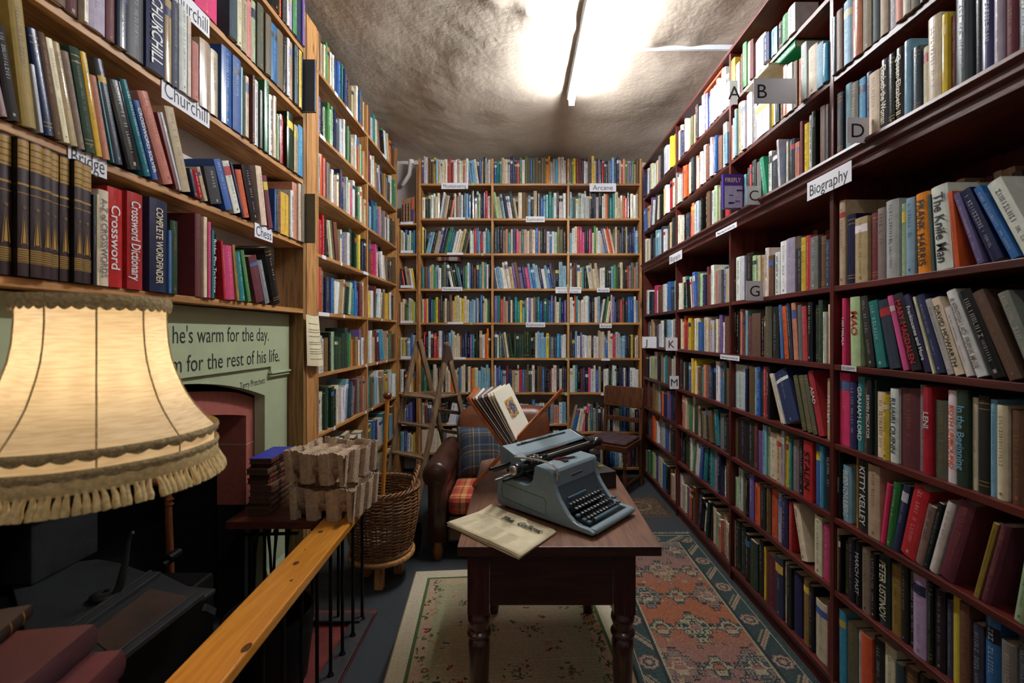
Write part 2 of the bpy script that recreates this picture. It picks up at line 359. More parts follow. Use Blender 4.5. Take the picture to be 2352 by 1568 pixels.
def book_geo(mc, mp, t, h, d, ch, rng, seg=5, soft=False, detail=2, low=None, pm=0):
    """local: x across the spine, y into the shelf, z up; spine at y=0"""
    gl = rng.random()
    rough = rng.uniform(.12, .32) if (gl < .45 and ch not in 'xhfm') else rng.uniform(.5, .8)
    if soft: rough = rng.uniform(.25, .45)
    if ch == 'U': rough = .9
    col = bcol(ch, rng, rough)
    bu = min(.007, .2*t)*(0.25 if soft else rng.uniform(.5, 1)); bt = .0024 if not soft else .0006
    bt = min(bt, t*.2)
    arc = []
    for i in range(seg+1):
        u = -1+2*i/seg; arc.append((t/2+u*t/2, bu*u*u))
    outer = [(0, d)]+arc+[(t, d)]
    inner = [(bt, d)]+[(bt+(x/t)*(t-2*bt), y+bt) for x, y in arc]+[(t-bt, d)]
    n = len(outer); vs = []
    for z in (0, h):
        vs += [(x, y, z) for x, y in outer]+[(x, y, z) for x, y in inner]
    fs = []
    for i in range(n-1):
        fs += [(i, i+1, 2*n+i+1, 2*n+i), (2*n+i, 2*n+i+1, 3*n+i+1, 3*n+i), (n+i, n+i+1, i+1, i), (n+i+1, n+i, 3*n+i, 3*n+i+1)]
    fs += [(0, 2*n, 3*n, n), (n-1, 2*n-1, 4*n-1, 3*n-1)]
    mc.add(vs, fs, 0, col)
    ins = .0032 if not soft else .0002; e = .0003
    mp.box(bt+e, t-bt-e, bu+bt+.0008, d-ins, ins, h-ins, pm)
    # spine decoration
    yy = -.0004
    def rect(x0, x1, z0, z1, cc, y=yy):
        mc.add([(x0, y, z0), (x1, y, z0), (x1, y, z1), (x0, y, z1)], [(0, 1, 2, 3)], 0, cc)
    def band(z0, z1, cc, dy=.0005):     # wraps round the curved spine
        k = len(arc); P = [(x, y-dy, z0) for x, y in arc]+[(x, y-dy, z1) for x, y in arc]
        mc.add(P, [(i, i+1, k+i+1, k+i) for i in range(k-1)], 0, cc)
    if low:
        band(.001, h*low[1], (*bcol(low[0], rng, rough)[:3], rough), .0003)
    return col, rough, rect, band, arc
def pseudo(rect, band, t, h, ch, rng, fine=True):
    """unreadable lettering: short strokes down the spine"""
    tc = TOC[ch]; a_ = PAL[tc]; b_ = PAL[ch]; k_ = .62 if fine else .5
    cc = (*rgb(*[a_[i]*k_+b_[i]*(1-k_) for i in range(3)]), .5)
    st = rng.random()
    if st < .22 and ch in 'kxmdnfz':      # gilt bands
        for z in (.08, .12, .86, .92): band(h*z, h*z+.0018, (*rgb(176, 140, 70), .4))
    if st > .8: band(h*rng.uniform(.72, .8), h*rng.uniform(.84, .9), bcol(rng.choice('wkrcnyb'), rng, .5))
    if rng.random() < .12: return
    def line(zt, zb, cx, wd):
        z = zt
        while z > zb:
            ln = rng.uniform(.5, 1.0)*wd*.8
            if fine:
                k = rng.randrange(4); x0 = cx-wd/2; x1 = cx+wd/2; s = wd*.17
                if k == 0: rect(x0, x1, z-s, z, cc); rect(x0, x0+s, z-ln, z, cc, -.00045)
                elif k == 1: rect(x0, x1, z-ln*.5-s/2, z-ln*.5+s/2, cc)
                elif k == 2: rect(x0, x1, z-s, z, cc); rect(x0, x1, z-ln, z-ln+s, cc, -.00045)
                else: rect(x0, x0+s, z-ln, z, cc); rect(x1-s, x1, z-ln, z, cc); rect(x0, x1, z-ln*.5-s/2, z-ln*.5+s/2, cc, -.00045)
                z -= ln+wd*.3
                if rng.random() < .13: z -= wd
            else:
                L = rng.uniform(1, 4)*wd; rect(cx-wd*.35, cx+wd*.35, max(z-L, zb), z, cc); z -= L+wd*.5
    big = min(t*rng.uniform(.22, .4), .013)
    a = rng.uniform(.86, .95); b_ = rng.uniform(.35, .5)
    line(h*a, h*b_, t/2, big)
    if rng.random() < .7: line(h*(b_-.06), h*rng.uniform(.12, .22), t/2, big*.7)
    if rng.random() < .5: rect(t/2-big*.35, t/2+big*.35, h*.05, h*.05+big*.8, cc)

ROT = {'R': -PI/2, 'L': PI/2, 'B': 0.0}
PLACED = []      # every shelved book measured from the picture
def Yof(px, plane): return abs(plane)*F0/max(abs(px-VX), 1)
def row(key, side, plane, zb, zmax, ox, oy, s, data, phrase, dmax=.19):
    out = []
    for ln in data.strip().split(';'):
        ln = ln.strip()
        if not ln: continue
        ttl = None
        if '|' in ln: ln, ttl = ln.split('|')
        q = ln.split(); x0, x1, yt = float(q[0]), float(q[1]), float(q[2]); ch = q[3]; xt = float(q[4]) if len(q) > 4 else None
        px0, px1, py = ox+x0/s, ox+x1/s, oy+yt/s
        Ya, Yb = Yof(px0, plane), Yof(px1, plane); Ym = (Ya+Yb)/2
        t = abs(Ya-Yb)
        ztop = H0+(VY-py)/F0*Ym
        h = max(.13, min(ztop-zb, zmax-zb-.008)); ang = 0
        if xt is not None:
            # lean measured from the spine's left edge, base and top
            Yt = Yof(ox+xt/s, plane)
            dl = (Yt-Ya) if side == 'R' else (Ya-Yt)      # shift towards picture left
            H = max(.1, ztop-zb); ang = math.atan2(dl, H)
            ang = max(-.45, min(.45, ang)); h = min(math.hypot(dl, H), (zmax-zb-.01-(t*abs(math.sin(ang))))/math.cos(ang))
            t *= math.cos(ang)
        area = abs(px1-px0)*h*F0/Ym
        out.append(dict(key=key, side=side, plane=plane, zb=zb, t=max(.006, t*.975-.0006), h=h, ch=ch, ang=ang, Ya=Ya, Yb=Yb, title=ttl, area=area, phrase=phrase, dmax=dmax, i=len(out)))
    PLACED.extend(out)

# ---- right wall, nearest bay
R5 = (1880, 380, 3.015); R6 = (1880, 840, 3.409); R9 = (1880, 1180, 4.04); R4 = (1880, 0, 3.733)
R7 = (1460, 560, 3.136); R8 = (1460, 980, 2.666); R3 = (1460, 100, 2.904)
PU, PW = 1.238, 1.262
def R(key, z, zm, crop, data, phrase, plane=PW): row(key, 'R', plane, z, zm, *crop, data, phrase)
nb = 'near right bay, '
R('Ra', RU[1], RU[2]-.022, R4, '''105 148 150 z; 148 200 90 x; 200 275 10 s; 275 358 -20 u; 360 435 -30 h; 435 505 -40 z; 508 575 -60 e; 575 650 -80 i; 650 720 -90 u; 720 780 -90 w; 780 850 -100 h;
852 900 -120 k; 905 960 -120 b; 962 1030 -120 m; 1032 1090 -120 c''', nb+'shelf above the D card', PU)
R('Rb', RU[0], RU[1]-.022, R4, '''150 200 800 k; 205 255 720 s; 255 320 710 a; 320 375 670 B; 377 423 620 n; 425 518 620 c; 520 596 510 z|Elizabeth the Woman~c; 600 655 460 k; 655 726 410 k|Queen Elizabeth II~c;
728 788 350 s; 789 856 405 z; 858 929 400 c; 930 1042 140 c; 1045 1094 120 y; 1095 1155 130 m; 1158 1300 -50 z; 1302 1365 -30 k; 1368 1474 -60 n; 1475 1549 -60 i; 1551 1662 -60 m; 1664 1790 -60 z''', nb+'shelf with the D card', PU)
R('Rc', RZ[5], 2.08, R5, '''142 185 245 e; 186 245 340 n; 250 338 360 e; 340 399 330 m; 400 455 295 h; 456 545 240 i; 568 600 265 l; 602 662 225 s; 665 770 190 O 634|FRANK HARRIS~k; 772 804 195 z 730; 806 930 132 w 762|The Knife Man~k;
942 980 168 o 885; 1092 1150 150 v 918; 1196 1290 112 n 968; 1335 1400 75 b 1070; 1425 1560 40 w 1160''', nb+'below the large Biography sign')
R('Rd', RZ[4], RZ[5]-.022, R5, '''162 190 920 P|I AM MALALA~w; 222 290 910 l 216|MAO~r; 332 388 905 k 275; 396 466 940 t 330; 486 566 935 z 402; 576 622 900 p 460; 628 710 890 k 495|MARY MAGDALEN~r; 732 782 890 n 580|Frankincense and More~w;
790 806 900 c 652; 808 876 895 n 660; 880 938 925 i 715; 940 1010 915 c 772|DAVID HOWARTH~k; 1020 1072 980 w 865; 1085 1170 860 w 868|A KENTISH LAD  FRANK MUIR~h; 1196 1305 860 k 960; 1312 1420 865 x 1050; 1480 1580 870 a 1230''', nb+'third shelf below the sign')
R('Re', RZ[3], RZ[4]-.022, R6, '''150 232 55 P; 240 289 130 n; 290 344 85 t|GRAHAM LORD~w; 345 368 140 x; 369 409 110 k|ERWIN PISCATOR~w; 410 430 112 d; 431 495 205 c; 496 545 225 y; 546 611 180 w|RUAIRI QUINN~z; 612 764 178 m;
765 813 150 a; 814 885 165 r|LENI~w; 886 1002 272 f; 1003 1074 195 w|ROTH UNBOUND~o; 1075 1168 190 d|In the Beginning~s; 1170 1229 250 c; 1231 1322 235 k; 1324 1376 265 s; 1378 1464 310 c; 1466 1582 350 x; 1584 1700 250 l''', nb+'shelf with the LENI book')
R('Rf', RZ[2], RZ[3]-.022, R6, '''124 168 670 k|SHERIDAN~i; 170 237 782 s|BUDD SCHULBERG~w; 290 303 715 q; 304 378 740 k|KITTY KELLEY~w; 379 473 780 e; 477 513 905 P 530; 514 570 895 g 577; 571 622 905 n 660; 625 742 922 r 738; 748 810 1060 h 850; 814 850 1030 k 936;
852 915 1018 w 1000; 930 1046 1005 m 1100; 1052 1135 1060 d 1200|CELEBRATION~w; 1138 1248 1160 q 1290; 1252 1335 1190 m 1412; 1342 1470 1205 k 1480; 1520 1600 1270 l 1640; 1605 1740 1330 u 1730''', nb+'shelf with the CELEBRATION book')
R('Rg', RZ[1], RZ[2]-.022, R9, '''115 189 118 c; 190 210 190 k; 212 272 250 d; 274 333 225 k; 335 394 250 k|MARCH PAST~i; 395 474 320 h; 476 530 365 k; 532 634 385 d|PETER USTINOV~c; 636 736 480 q; 738 802 470 k; 805 870 500 k; 872 992 570 L;
1000 1046 640 k; 1050 1150 705 k; 1160 1219 800 z; 1221 1298 740 y; 1300 1395 830 x; 1400 1505 1020 z; 1510 1655 920 b; 1690 1835 1200 a; 1840 1950 1130 z''', nb+'shelf with the PETER USTINOV book')
R('Rh', RZ[0], RZ[1]-.022, R9, '''85 129 830 m; 130 242 880 B; 244 344 1015 f; 346 384 1080 i; 386 488 1125 o; 490 588 1165 k; 590 700 1230 c; 702 780 1385 z; 782 890 1430 x; 892 990 1500 k''', nb+'lowest shelf')
# ---- right wall, second bay
sb = 'second right bay, '
R('Sa', RU[2], 3.13, R3, '''628 654 105 y; 655 680 135 w; 682 702 70 m; 703 729 0 g; 730 755 -10 c; 756 780 -20 m; 781 848 -40 w; 850 888 -60 n; 890 930 -80 s; 932 965 -100 k; 967 1010 -100 g; 1012 1060 -110 w''', sb+'top shelf', PU)
R('Sb', RU[1], RU[2]-.022, R3, '''625 640 545 u; 641 655 500 w; 656 669 440 s; 670 701 395 e; 702 726 390 w; 727 765 330 w; 766 790 330 i; 795 880 380 w; 896 910 395 y; 911 922 390 w; 923 945 400 k; 946 972 395 x; 975 1000 150 u; 1001 1038 140 w; 1040 1064 120 x; 1065 1094 100 u;
1096 1132 0 w; 1134 1195 20 c; 1196 1240 0 s; 1241 1282 0 B''', sb+'shelf with the B card', PU)
R('Sc', RU[0], RU[1]-.022, R3, '''708 726 875 s; 730 745 830 k; 746 760 810 r; 761 789 780 k; 790 820 790 a; 842 873 752 E 812; 876 896 720 w; 897 938 720 z; 942 964 640 w 915; 990 1005 645 b; 1006 1017 655 c; 1018 1049 640 z; 1050 1080 660 u; 1084 1100 520 m; 1101 1137 535 y; 1140 1165 480 i; 1166 1192 455 k; 1206 1240 420 m; 1241 1266 430 x; 1268 1290 400 a;
1292 1330 360 k''', sb+'shelf with the C card', PU)
R('Sd', RZ[5], 2.08, R7, '''672 690 110 k; 692 706 235 k; 708 744 95 w; 745 779 90 w; 780 834 65 k; 836 864 85 l; 865 889 85 c; 890 919 80 e; 920 947 30 w; 948 984 85 x; 985 1021 60 w; 1022 1074 -20 w; 1075 1139 -40 L; 1140 1184 30 k; 1185 1219 -45 y; 1220 1250 -60 r|KATE~w; 1252 1309 -50 a; 1310 1349 -55 x; 1350 1394 -30 n; 1395 1418 -40 t|WALTER HAMMOND~w''', sb+'shelf with the G card')
R('Se', RZ[4], RZ[5]-.022, R7, '''686 710 475 k; 711 735 480 k; 737 754 470 u; 755 778 525 m; 779 797 480 s; 798 829 520 m; 830 892 500 x; 893 914 520 k; 915 930 520 x; 931 979 450 f; 980 1028 455 k 975; 1036 1062 440 b 1018; 1068 1100 450 o 1045; 1102 1131 430 n 1070; 1135 1168 425 u 1113; 1170 1199 440 a 1158; 1202 1236 450 r 1190; 1237 1272 420 k; 1273 1310 440 d; 1312 1343 405 d; 1345 1368 490 w; 1369 1418 435 c''', sb+'fifth shelf from the floor')
R('Sf', RZ[3], RZ[4]-.022, R7, '''672 698 860 k; 700 784 870 i; 785 801 900 n; 806 850 880 x; 851 864 890 s; 865 892 885 b; 893 906 900 k; 907 938 885 r; 940 962 880 k; 1046 1060 955 c 962; 1062 1076 955 w 975; 1078 1190 958 n 990; 1196 1228 965 f 1128; 1234 1270 965 f 1166; 1276 1308 962 f 1202; 1312 1354 935 r 1230|ASAD~w; 1358 1402 970 e|PATTEN~w''', sb+'shelf with the ASAD book')
R('Sg', RZ[2], RZ[3]-.022, R7, '''667 721 1250 x; 725 803 1255 k; 806 846 1275 k; 848 872 1290 m; 873 904 1345 v; 905 934 1305 s; 935 951 1320 l; 952 1002 1360 c; 1005 1039 1370 e; 1040 1064 1345 i; 1065 1089 1385 y; 1090 1109 1400 t; 1111 1154 1410 a; 1156 1190 1400 k; 1206 1272 1420 r|STALIN~k; 1276 1318 1435 b; 1320 1345 1455 B; 1350 1402 1490 k''', sb+'shelf with the STALIN book')
R('Sh', RZ[1], RZ[2]-.022, R8, '''575 596 240 c; 597 615 310 l; 616 644 255 i; 645 669 295 x; 670 689 310 k; 691 720 290 v; 722 753 345 o; 756 790 360 k; 795 821 365 x; 822 857 385 o; 860 888 405 L; 889 928 430 n; 932 950 460 r; 1008 1050 512 c 955; 1095 1140 545 c; 1142 1184 600 p''', sb+'second shelf from the floor')
R('Si', RZ[0], RZ[1]-.022, R8, '''575 600 560 c; 601 630 570 k; 631 664 600 d; 666 694 655 k; 696 744 700 d; 745 774 690 k; 776 788 735 y; 790 850 785 m; 851 898 795 n; 900 919 830 c; 921 950 855 k; 952 1002 895 n; 1010 1050 930 q; 1052 1080 970 k; 1085 1160 1075 c; 1170 1196 1065 m''', sb+'lowest shelf')
# ---- left wall over the fireplace
PLn = -1.252
K3 = (0, 300, 3.92); K4 = (350, 400, 4.356); K1 = (0, 0, 3.733); K2 = (400, 0, 3.733)
def Lr(key, z, zm, crop, data, phrase): row(key, 'L', PLn, z, zm, *crop, data, phrase, .172)
Lr('La', LZ[0], LZ[1]-.026, K3, '''-90 30 -30 A; 35 158 10 A; 162 268 65 A; 272 382 110 A; 388 477 150 A; 483 572 190 A; 578 667 235 A; 671 751 270 A; 754 849 300 A; 852 882 580 k; 883 904 575 c; 908 1002 540 c|A-Z of CROSSWORDS~a; 1004 1140 520 r|Crossword~w; 1175 1315 565 r|Crossword Dictionary~w; 1368 1530 625 n|COMPLETE WORDFINDER~c''', 'mantel shelf')
Lr('La2', LZ[0], LZ[1]-.026, K4, '''157 204 560 b; 206 282 470 d; 470 530 400 m; 532 566 430 c; 568 595 480 p; 597 617 560 t; 619 670 595 k|Bridge Play Technique~w; 724 748 680 r 690; 755 840 730 p 720; 846 880 725 q 785; 885 945 800 t 822; 950 1000 795 g 856; 1050 1132 860 m 965; 1136 1186 900 a 1050; 1232 1298 780 k 1130''', 'mantel shelf')
Lr('Lb', LZ[1], LZ[2]-.026, K1, '''-90 0 560 x -230; 5 72 500 m -130; 78 190 300 k -60; 205 332 10 q 65; 335 378 600 i 240; 385 480 350 n 205; 484 542 380 x 330; 545 605 430 c 378; 610 680 470 e 440; 684 745 540 h 535; 750 832 510 d 600; 836 888 545 y 690; 892 962 730 u 760; 965 985 780 t 805; 990 1072 635 z 795; 1100 1235 825 k 900;
1242 1312 830 t 1015; 1320 1372 975 b 1150|CROSSWORD SOLVER~w; 1420 1512 950 u 1190; 1514 1540 1070 m 1350; 1542 1562 1070 i 1375; 1570 1650 1030 e 1415''', 'Bridge and Chess shelf')
Lr('Lb2', LZ[1], LZ[2]-.026, K4, '''430 456 -20 n 370; 460 522 0 r 400; 528 570 -20 c 440; 600 722 -10 k 525; 745 815 -60 b 620; 830 902 -40 w 705; 905 925 -40 n 780; 930 990 20 o 842; 996 1088 -10 k 895; 1105 1164 -30 c 1042; 1172 1222 65 m 1098; 1225 1240 150 b; 1242 1264 150 k; 1266 1298 155 x; 1302 1390 195 y; 1391 1420 165 w; 1422 1469 90 u; 1471 1500 100 c; 1502 1530 100 h''', 'Bridge and Chess shelf')
Lr('Lc', LZ[2], LZ[3]-.026, K1, '''300 440 -300 k; 445 588 -300 x; 592 720 -250 m; 722 758 -200 c; 762 930 -200 L; 934 1010 -150 m; 1014 1106 -120 z; 1110 1262 -100 k; 1270 1432 -80 n|CHURCHILL~w; 1434 1492 0 e; 1494 1546 20 z; 1550 1618 60 w; 1620 1650 150 c''', 'lower Churchill sign shelf')
Lr('Lc2', LZ[2], LZ[3]-.026, K2, '''160 215 370 u; 244 336 360 e; 338 400 440 e; 436 524 420 b; 526 594 500 b; 595 612 580 s; 613 640 660 c; 684 704 650 m; 706 750 690 w; 751 772 780 d; 790 830 700 g; 832 864 820 w; 865 890 830 c; 891 903 980 l; 904 928 1000 k; 930 960 990 r; 986 1036 975 d; 1037 1070 1080 e; 1074 1114 1085 B''', 'lower Churchill sign shelf')
Lr('Ld', LZ[3], LZ[4]-.026, K2, '''-120 0 -300 n; 5 90 -250 k; 95 200 -200 x; 210 400 -60 P; 480 550 -40 z; 551 600 -10 c; 601 650 0 e; 651 690 10 u; 691 728 20 l; 735 790 50 f; 791 840 140 f; 842 900 220 b; 901 955 275 f; 956 975 330 k; 976 1000 335 w; 1001 1036 365 e; 1040 1074 400 z; 1075 1100 440 y; 1101 1116 450 n; 1218 1245 395 w''', 'upper Churchill sign shelf')
Lr('Le', LZ[4], 3.40, K2, '''850 918 -100 k; 920 940 -90 o; 955 980 -80 k; 981 1004 -60 w; 1006 1026 -50 L; 1030 1066 -30 g; 1070 1108 -10 z; 1110 1130 -10 v; 1131 1160 -10 r''', 'top shelf by the post')
for lab_, ya_, yb_, zz_, hh_, cc_ in (('post1', 2.634, 2.662, LZ[1], .285, 'f'), ('post2', 2.632, 2.662, LZ[3], .30, 'z')):
    PLACED.append(dict(key='L'+lab_, side='L', plane=-1.19, zb=zz_, t=yb_-ya_, h=hh_, ch=cc_, ang=0, Ya=ya_, Yb=yb_, title=None, area=1e5, phrase='shelf end, jutting out beside the post', dmax=.2, i=0))
# settle the books: no book may pass through its neighbour or the uprights
BAY = {'R': (-RY[1]+.0125, -RY[0]-.0125), 'S': (-RY[2]+.0125, -RY[1]-.0125), 'L': (LN0, 2.664)}
def settle():
    bykey = {}
    for p in PLACED:
        bykey.setdefault((p['key'][0], round(p['zb'], 3)), []).append(p)
    drop = []
    for (k, z), lst in bykey.items():
        lo, hi = BAY[k]
        for p in lst:
            a, b = (-p['Ya'], -p['Yb']) if k != 'L' else (p['Ya'], p['Yb'])
            p['a'], p['b'], p['T'] = min(a, b), max(a, b), math.tan(p['ang'])
        lst.sort(key=lambda p: p['a'])
        edge, top, T0, H0_ = lo, lo, 0.0, 0.0          # right face of what is already standing
        for p in lst:
            cs_ = math.cos(p['ang']); hv = p['h']*cs_
            if k != 'L' or True:
                if p['a'] < edge: p['a'] = edge
            if T0 < 0 and p['T'] > T0+.01:      # neighbour falls towards this one: stand clear of its top
                need = edge-T0*min(H0_, hv)
                if p['a'] < need: p['a'] = need
            if p['T'] > 0:
                lim = max(T0, 0)+(p['a']-edge)/max(.05, min(hv, H0_ or hv)) if True else 0
                if p['T'] > lim:
                    dfc = (p['T']-lim)*min(hv, H0_ or hv); sh = min(dfc*.5, max(0, (p['b']-p['a'])*.35)); p['a'] += sh
                    p['T'] = max(0, max(T0, 0)+(p['a']-edge)/max(.05, min(hv, H0_ or hv)))
            elif p['T'] == 0 and T0 > 0: pass
            p['ang'] = math.atan(p['T']); w_ = p['b']-p['a']
            if p['b'] > hi: p['b'] = hi
            w_ = p['b']-p['a']
            if w_ < .005: drop.append(p); continue
            p['t'] = w_*math.cos(p['ang'])*.975-.0006
            edge, T0, H0_ = p['b'], p['T'], p['h']*math.cos(p['ang'])
        # books tipping right rest on the next one
        nxt, Tn, Hn = hi, 0.0, 0.0
        for p in reversed([q for q in lst if q not in drop]):
            if p['T'] < 0:
                hv = p['h']*math.cos(p['ang']); hm = min(hv, Hn or hv); lim = max(0, -Tn)+(nxt-p['b'])/max(.05, hm)
                if -p['T'] > lim: p['T'] = -lim; p['ang'] = math.atan(p['T'])
                p['t'] = (p['b']-p['a'])*math.cos(p['ang'])*.975-.0006
            nxt, Tn, Hn = p['a'], p['T'], p['h']*math.cos(p['ang'])
        for p in lst:
            if k != 'L': p['Ya'], p['Yb'] = -p['a'], -p['b']
            else: p['Ya'], p['Yb'] = p['a'], p['b']
    for p in drop: PLACED.remove(p)
settle()
# the set of gilt antique volumes is its own design
AM = [p for p in PLACED if p['ch'] == 'A']
order = sorted([p for p in PLACED if p['ch'] != 'A'], key=lambda p: -p['area'])
IND = set(id(p) for p in order[:272])
ORD = ['', 'second ', 'third ', 'fourth ', 'fifth ', 'sixth ', 'seventh ', 'eighth ', 'ninth ', 'tenth ', 'eleventh ', 'twelfth ']
SIDEW = {'R': '', 'L': 'left wall '}
used = set(); stuff = MB(); rngS = random.Random(77)
rows_of = {}
for p in PLACED: rows_of.setdefault(p['phrase'], []).append(p)
def matrix_of(p):
    t, ang = p['t'], p['ang']
    pivot_right = ang < 0
    Rz = Matrix.Rotation(ROT[p['side']], 4, 'Z')
    # lean about the base corner that stays on the shelf
    if ang >= 0: Lm = Matrix.Rotation(-ang, 4, 'Y')
    else: Lm = Matrix.Translation((abs(p['b']-p['a'])-.0004, 0, 0)) @ Matrix.Rotation(-ang, 4, 'Y') @ Matrix.Translation((-t, 0, 0))
    rng = random.Random(int(p['Ya']*1e5)); jit = rng.uniform(-.003, .012) if abs(ang) < .02 else 0
    X = p['plane']+(jit if p['side'] == 'R' else -jit)
    return Matrix.Translation((X, p['Ya'], p['zb']+.0006)) @ Rz @ Lm
for ph, lst in rows_of.items():
    for j, p in enumerate(lst):
        rng = random.Random(hash_ := (int(p['Ya']*99991)+int(p['zb']*1009)))
        t, h = p['t'], p['h']; d = min(p['dmax'], max(.11, h*.68)); ch = p['ch']
        M4 = matrix_of(p)
        if ch == 'A':
            mc, mp = MB(), MB()
            cc = (*rgb(44, 22, 26), .45); gold = (*rgb(176, 136, 62), .35); blk = (*rgb(22, 16, 20), .5)
            rg = random.Random(3)
            col, rough, rect, band, arc = book_geo(mc, mp, t, h, d, 'k', rg, 8)
            band(.001, h-.001, cc, .0003)
            band(h*.78, h*.985, gold, .0007)
            for z in (.80, .845, .89, .935): band(h*z, h*z+.002, blk, .0012)
            band(h*.66, h*.675, gold, .0008); band(h*.60, h*.607, gold, .0008)
            band(h*.10, h*.2, gold, .0007)
            for k in range(6): band(h*(.105+.016*k), h*(.111+.016*k), blk, .0012)
            y = -.001
            mc.add([(t*.5-t*.16, y, h*.24), (t*.5+t*.16, y, h*.24), (t*.5, y, h*.42)], [(0, 1, 2)], 0, gold)
            for sgn in (-1, 1): mc.add([(t*.5+sgn*t*.03, y, h*.50), (t*.5+sgn*t*.26, y-.0002, h*.23), (t*.5+sgn*t*.32, y-.0002, h*.23)], [(0, 1, 2)], 0, gold)
            mc.lathe([(t*.13, y), (t*.13, y-.0005)], 14, 0, gold, o=(t*.5, 0, h*.50), axis='y')
            mc.lathe([(t*.08, y-.0004), (t*.08, y-.0008)], 14, 0, blk, o=(t*.5, 0, h*.50), axis='y')
            ob = mc.build('antique_book', M['book']); ob.matrix_world = M4
            po = mp.build('page_block', M['pages'], ob)
            k = AM.index(p)
            tag(ob, 'dark antique volume with gilt spine, ' + (['leftmost of the set above the lamp', 'second from the left above the lamp', 'third from the left above the lamp', 'fourth from the left above the lamp', 'middle one of the nine above the lamp', 'fourth counting leftward from the white crossword book', 'third counting leftward from the white crossword book', 'second to last before the white crossword book', 'last before the black and white crossword books'][k]), 'book', 'antique gilt volumes on the mantel shelf')
            continue
        low = None
        fine = id(p) in IND
        if fine:
            mc, mp = MB(), MB()
            col, rough, rect, band, arc = book_geo(mc, mp, t, h, d, ch, rng, 6, soft=(t < .016))
            ttl = p['title']
            if not ttl: pseudo(rect, band, t, h, ch, rng, True)
            ob = mc.build('book', M['book']); ob.matrix_world = M4
            mp.build('page_block', M['pages'], ob)
            if ttl:
                tx, tcn = ttl.split('~'); mt_ = MB()
                nat = (glyphs(tx, .0)[2][1]-glyphs(tx, .0)[2][0]); hh = min(t*.62, h*.5)
                wmax = h*.82 if len(tx) > 5 else h*.5
                hh = min(hh, wmax/nat*.73*1.9)
                mt_.text(tx, (t*.5, -.0011, h*.5 if len(tx) > 5 else h*.62), (0, 0, -1), (1, 0, 0), w=wmax, h=hh, c=(*rgb(*PAL[tcn]), .5), bold=.012)
                mt_.build('spine_title', M['book'], ob)
            # label
            same = [q for q in lst if q['ch'] == ch]; k = same.index(p)
            adj = 'slim ' if t < .018 else ('thick ' if t > .05 else '')
            if abs(p['ang']) > .1: adj += 'leaning '
            if ttl:
                tt = ttl.split('~')[0]
                if tt == 'CHURCHILL' : lab = 'navy book with white Churchill lettering on the lower Churchill sign shelf'
                else: lab = f"{CN[ch]} book lettered {tt}, {p['phrase'] if p['side']=='R' else 'left wall ' + p['phrase']}"
                if len(lab.split()) > 16: lab = f"{CN[ch]} book lettered {tt}"
            else:
                if k < len(ORD):
                    nm = (ORD[k] or 'first ')+CN[ch]+' one from the left'
                else: nm = CN[ch]+' one number %d from the left' % (k+1)
                if len(same) == 1: nm = 'only '+CN[ch]+' one'
                elif k == len(same)-1: nm = 'rightmost '+CN[ch]+' one'
                elif k == 0: nm = 'leftmost '+CN[ch]+' one'
                base = adj+CN[ch]+' book'
                lab = f"{base}, {nm}, {SIDEW[p['side']]}{p['phrase']}"
                if len(lab.split()) > 16: lab = f"{adj}book, {nm}, {SIDEW[p['side']]}{p['phrase']}"
                if len(lab.split()) > 16: lab = f"book, {nm}, {SIDEW[p['side']]}{p['phrase']}"
                lab = ' '.join(lab.split()[:16])
            if lab in used: print('DUP', lab)
            used.add(lab)
            tag(ob, lab, 'book', 'books on the '+SIDEW[p['side']]+p['phrase'])
        else:
            stuff.xf = M4
            col, rough, rect, band, arc = book_geo(stuff, stuff, t, h, d, ch, rng, 3, soft=(t < .014), pm=1)
            pseudo(rect, band, t, h, ch, rng, False)
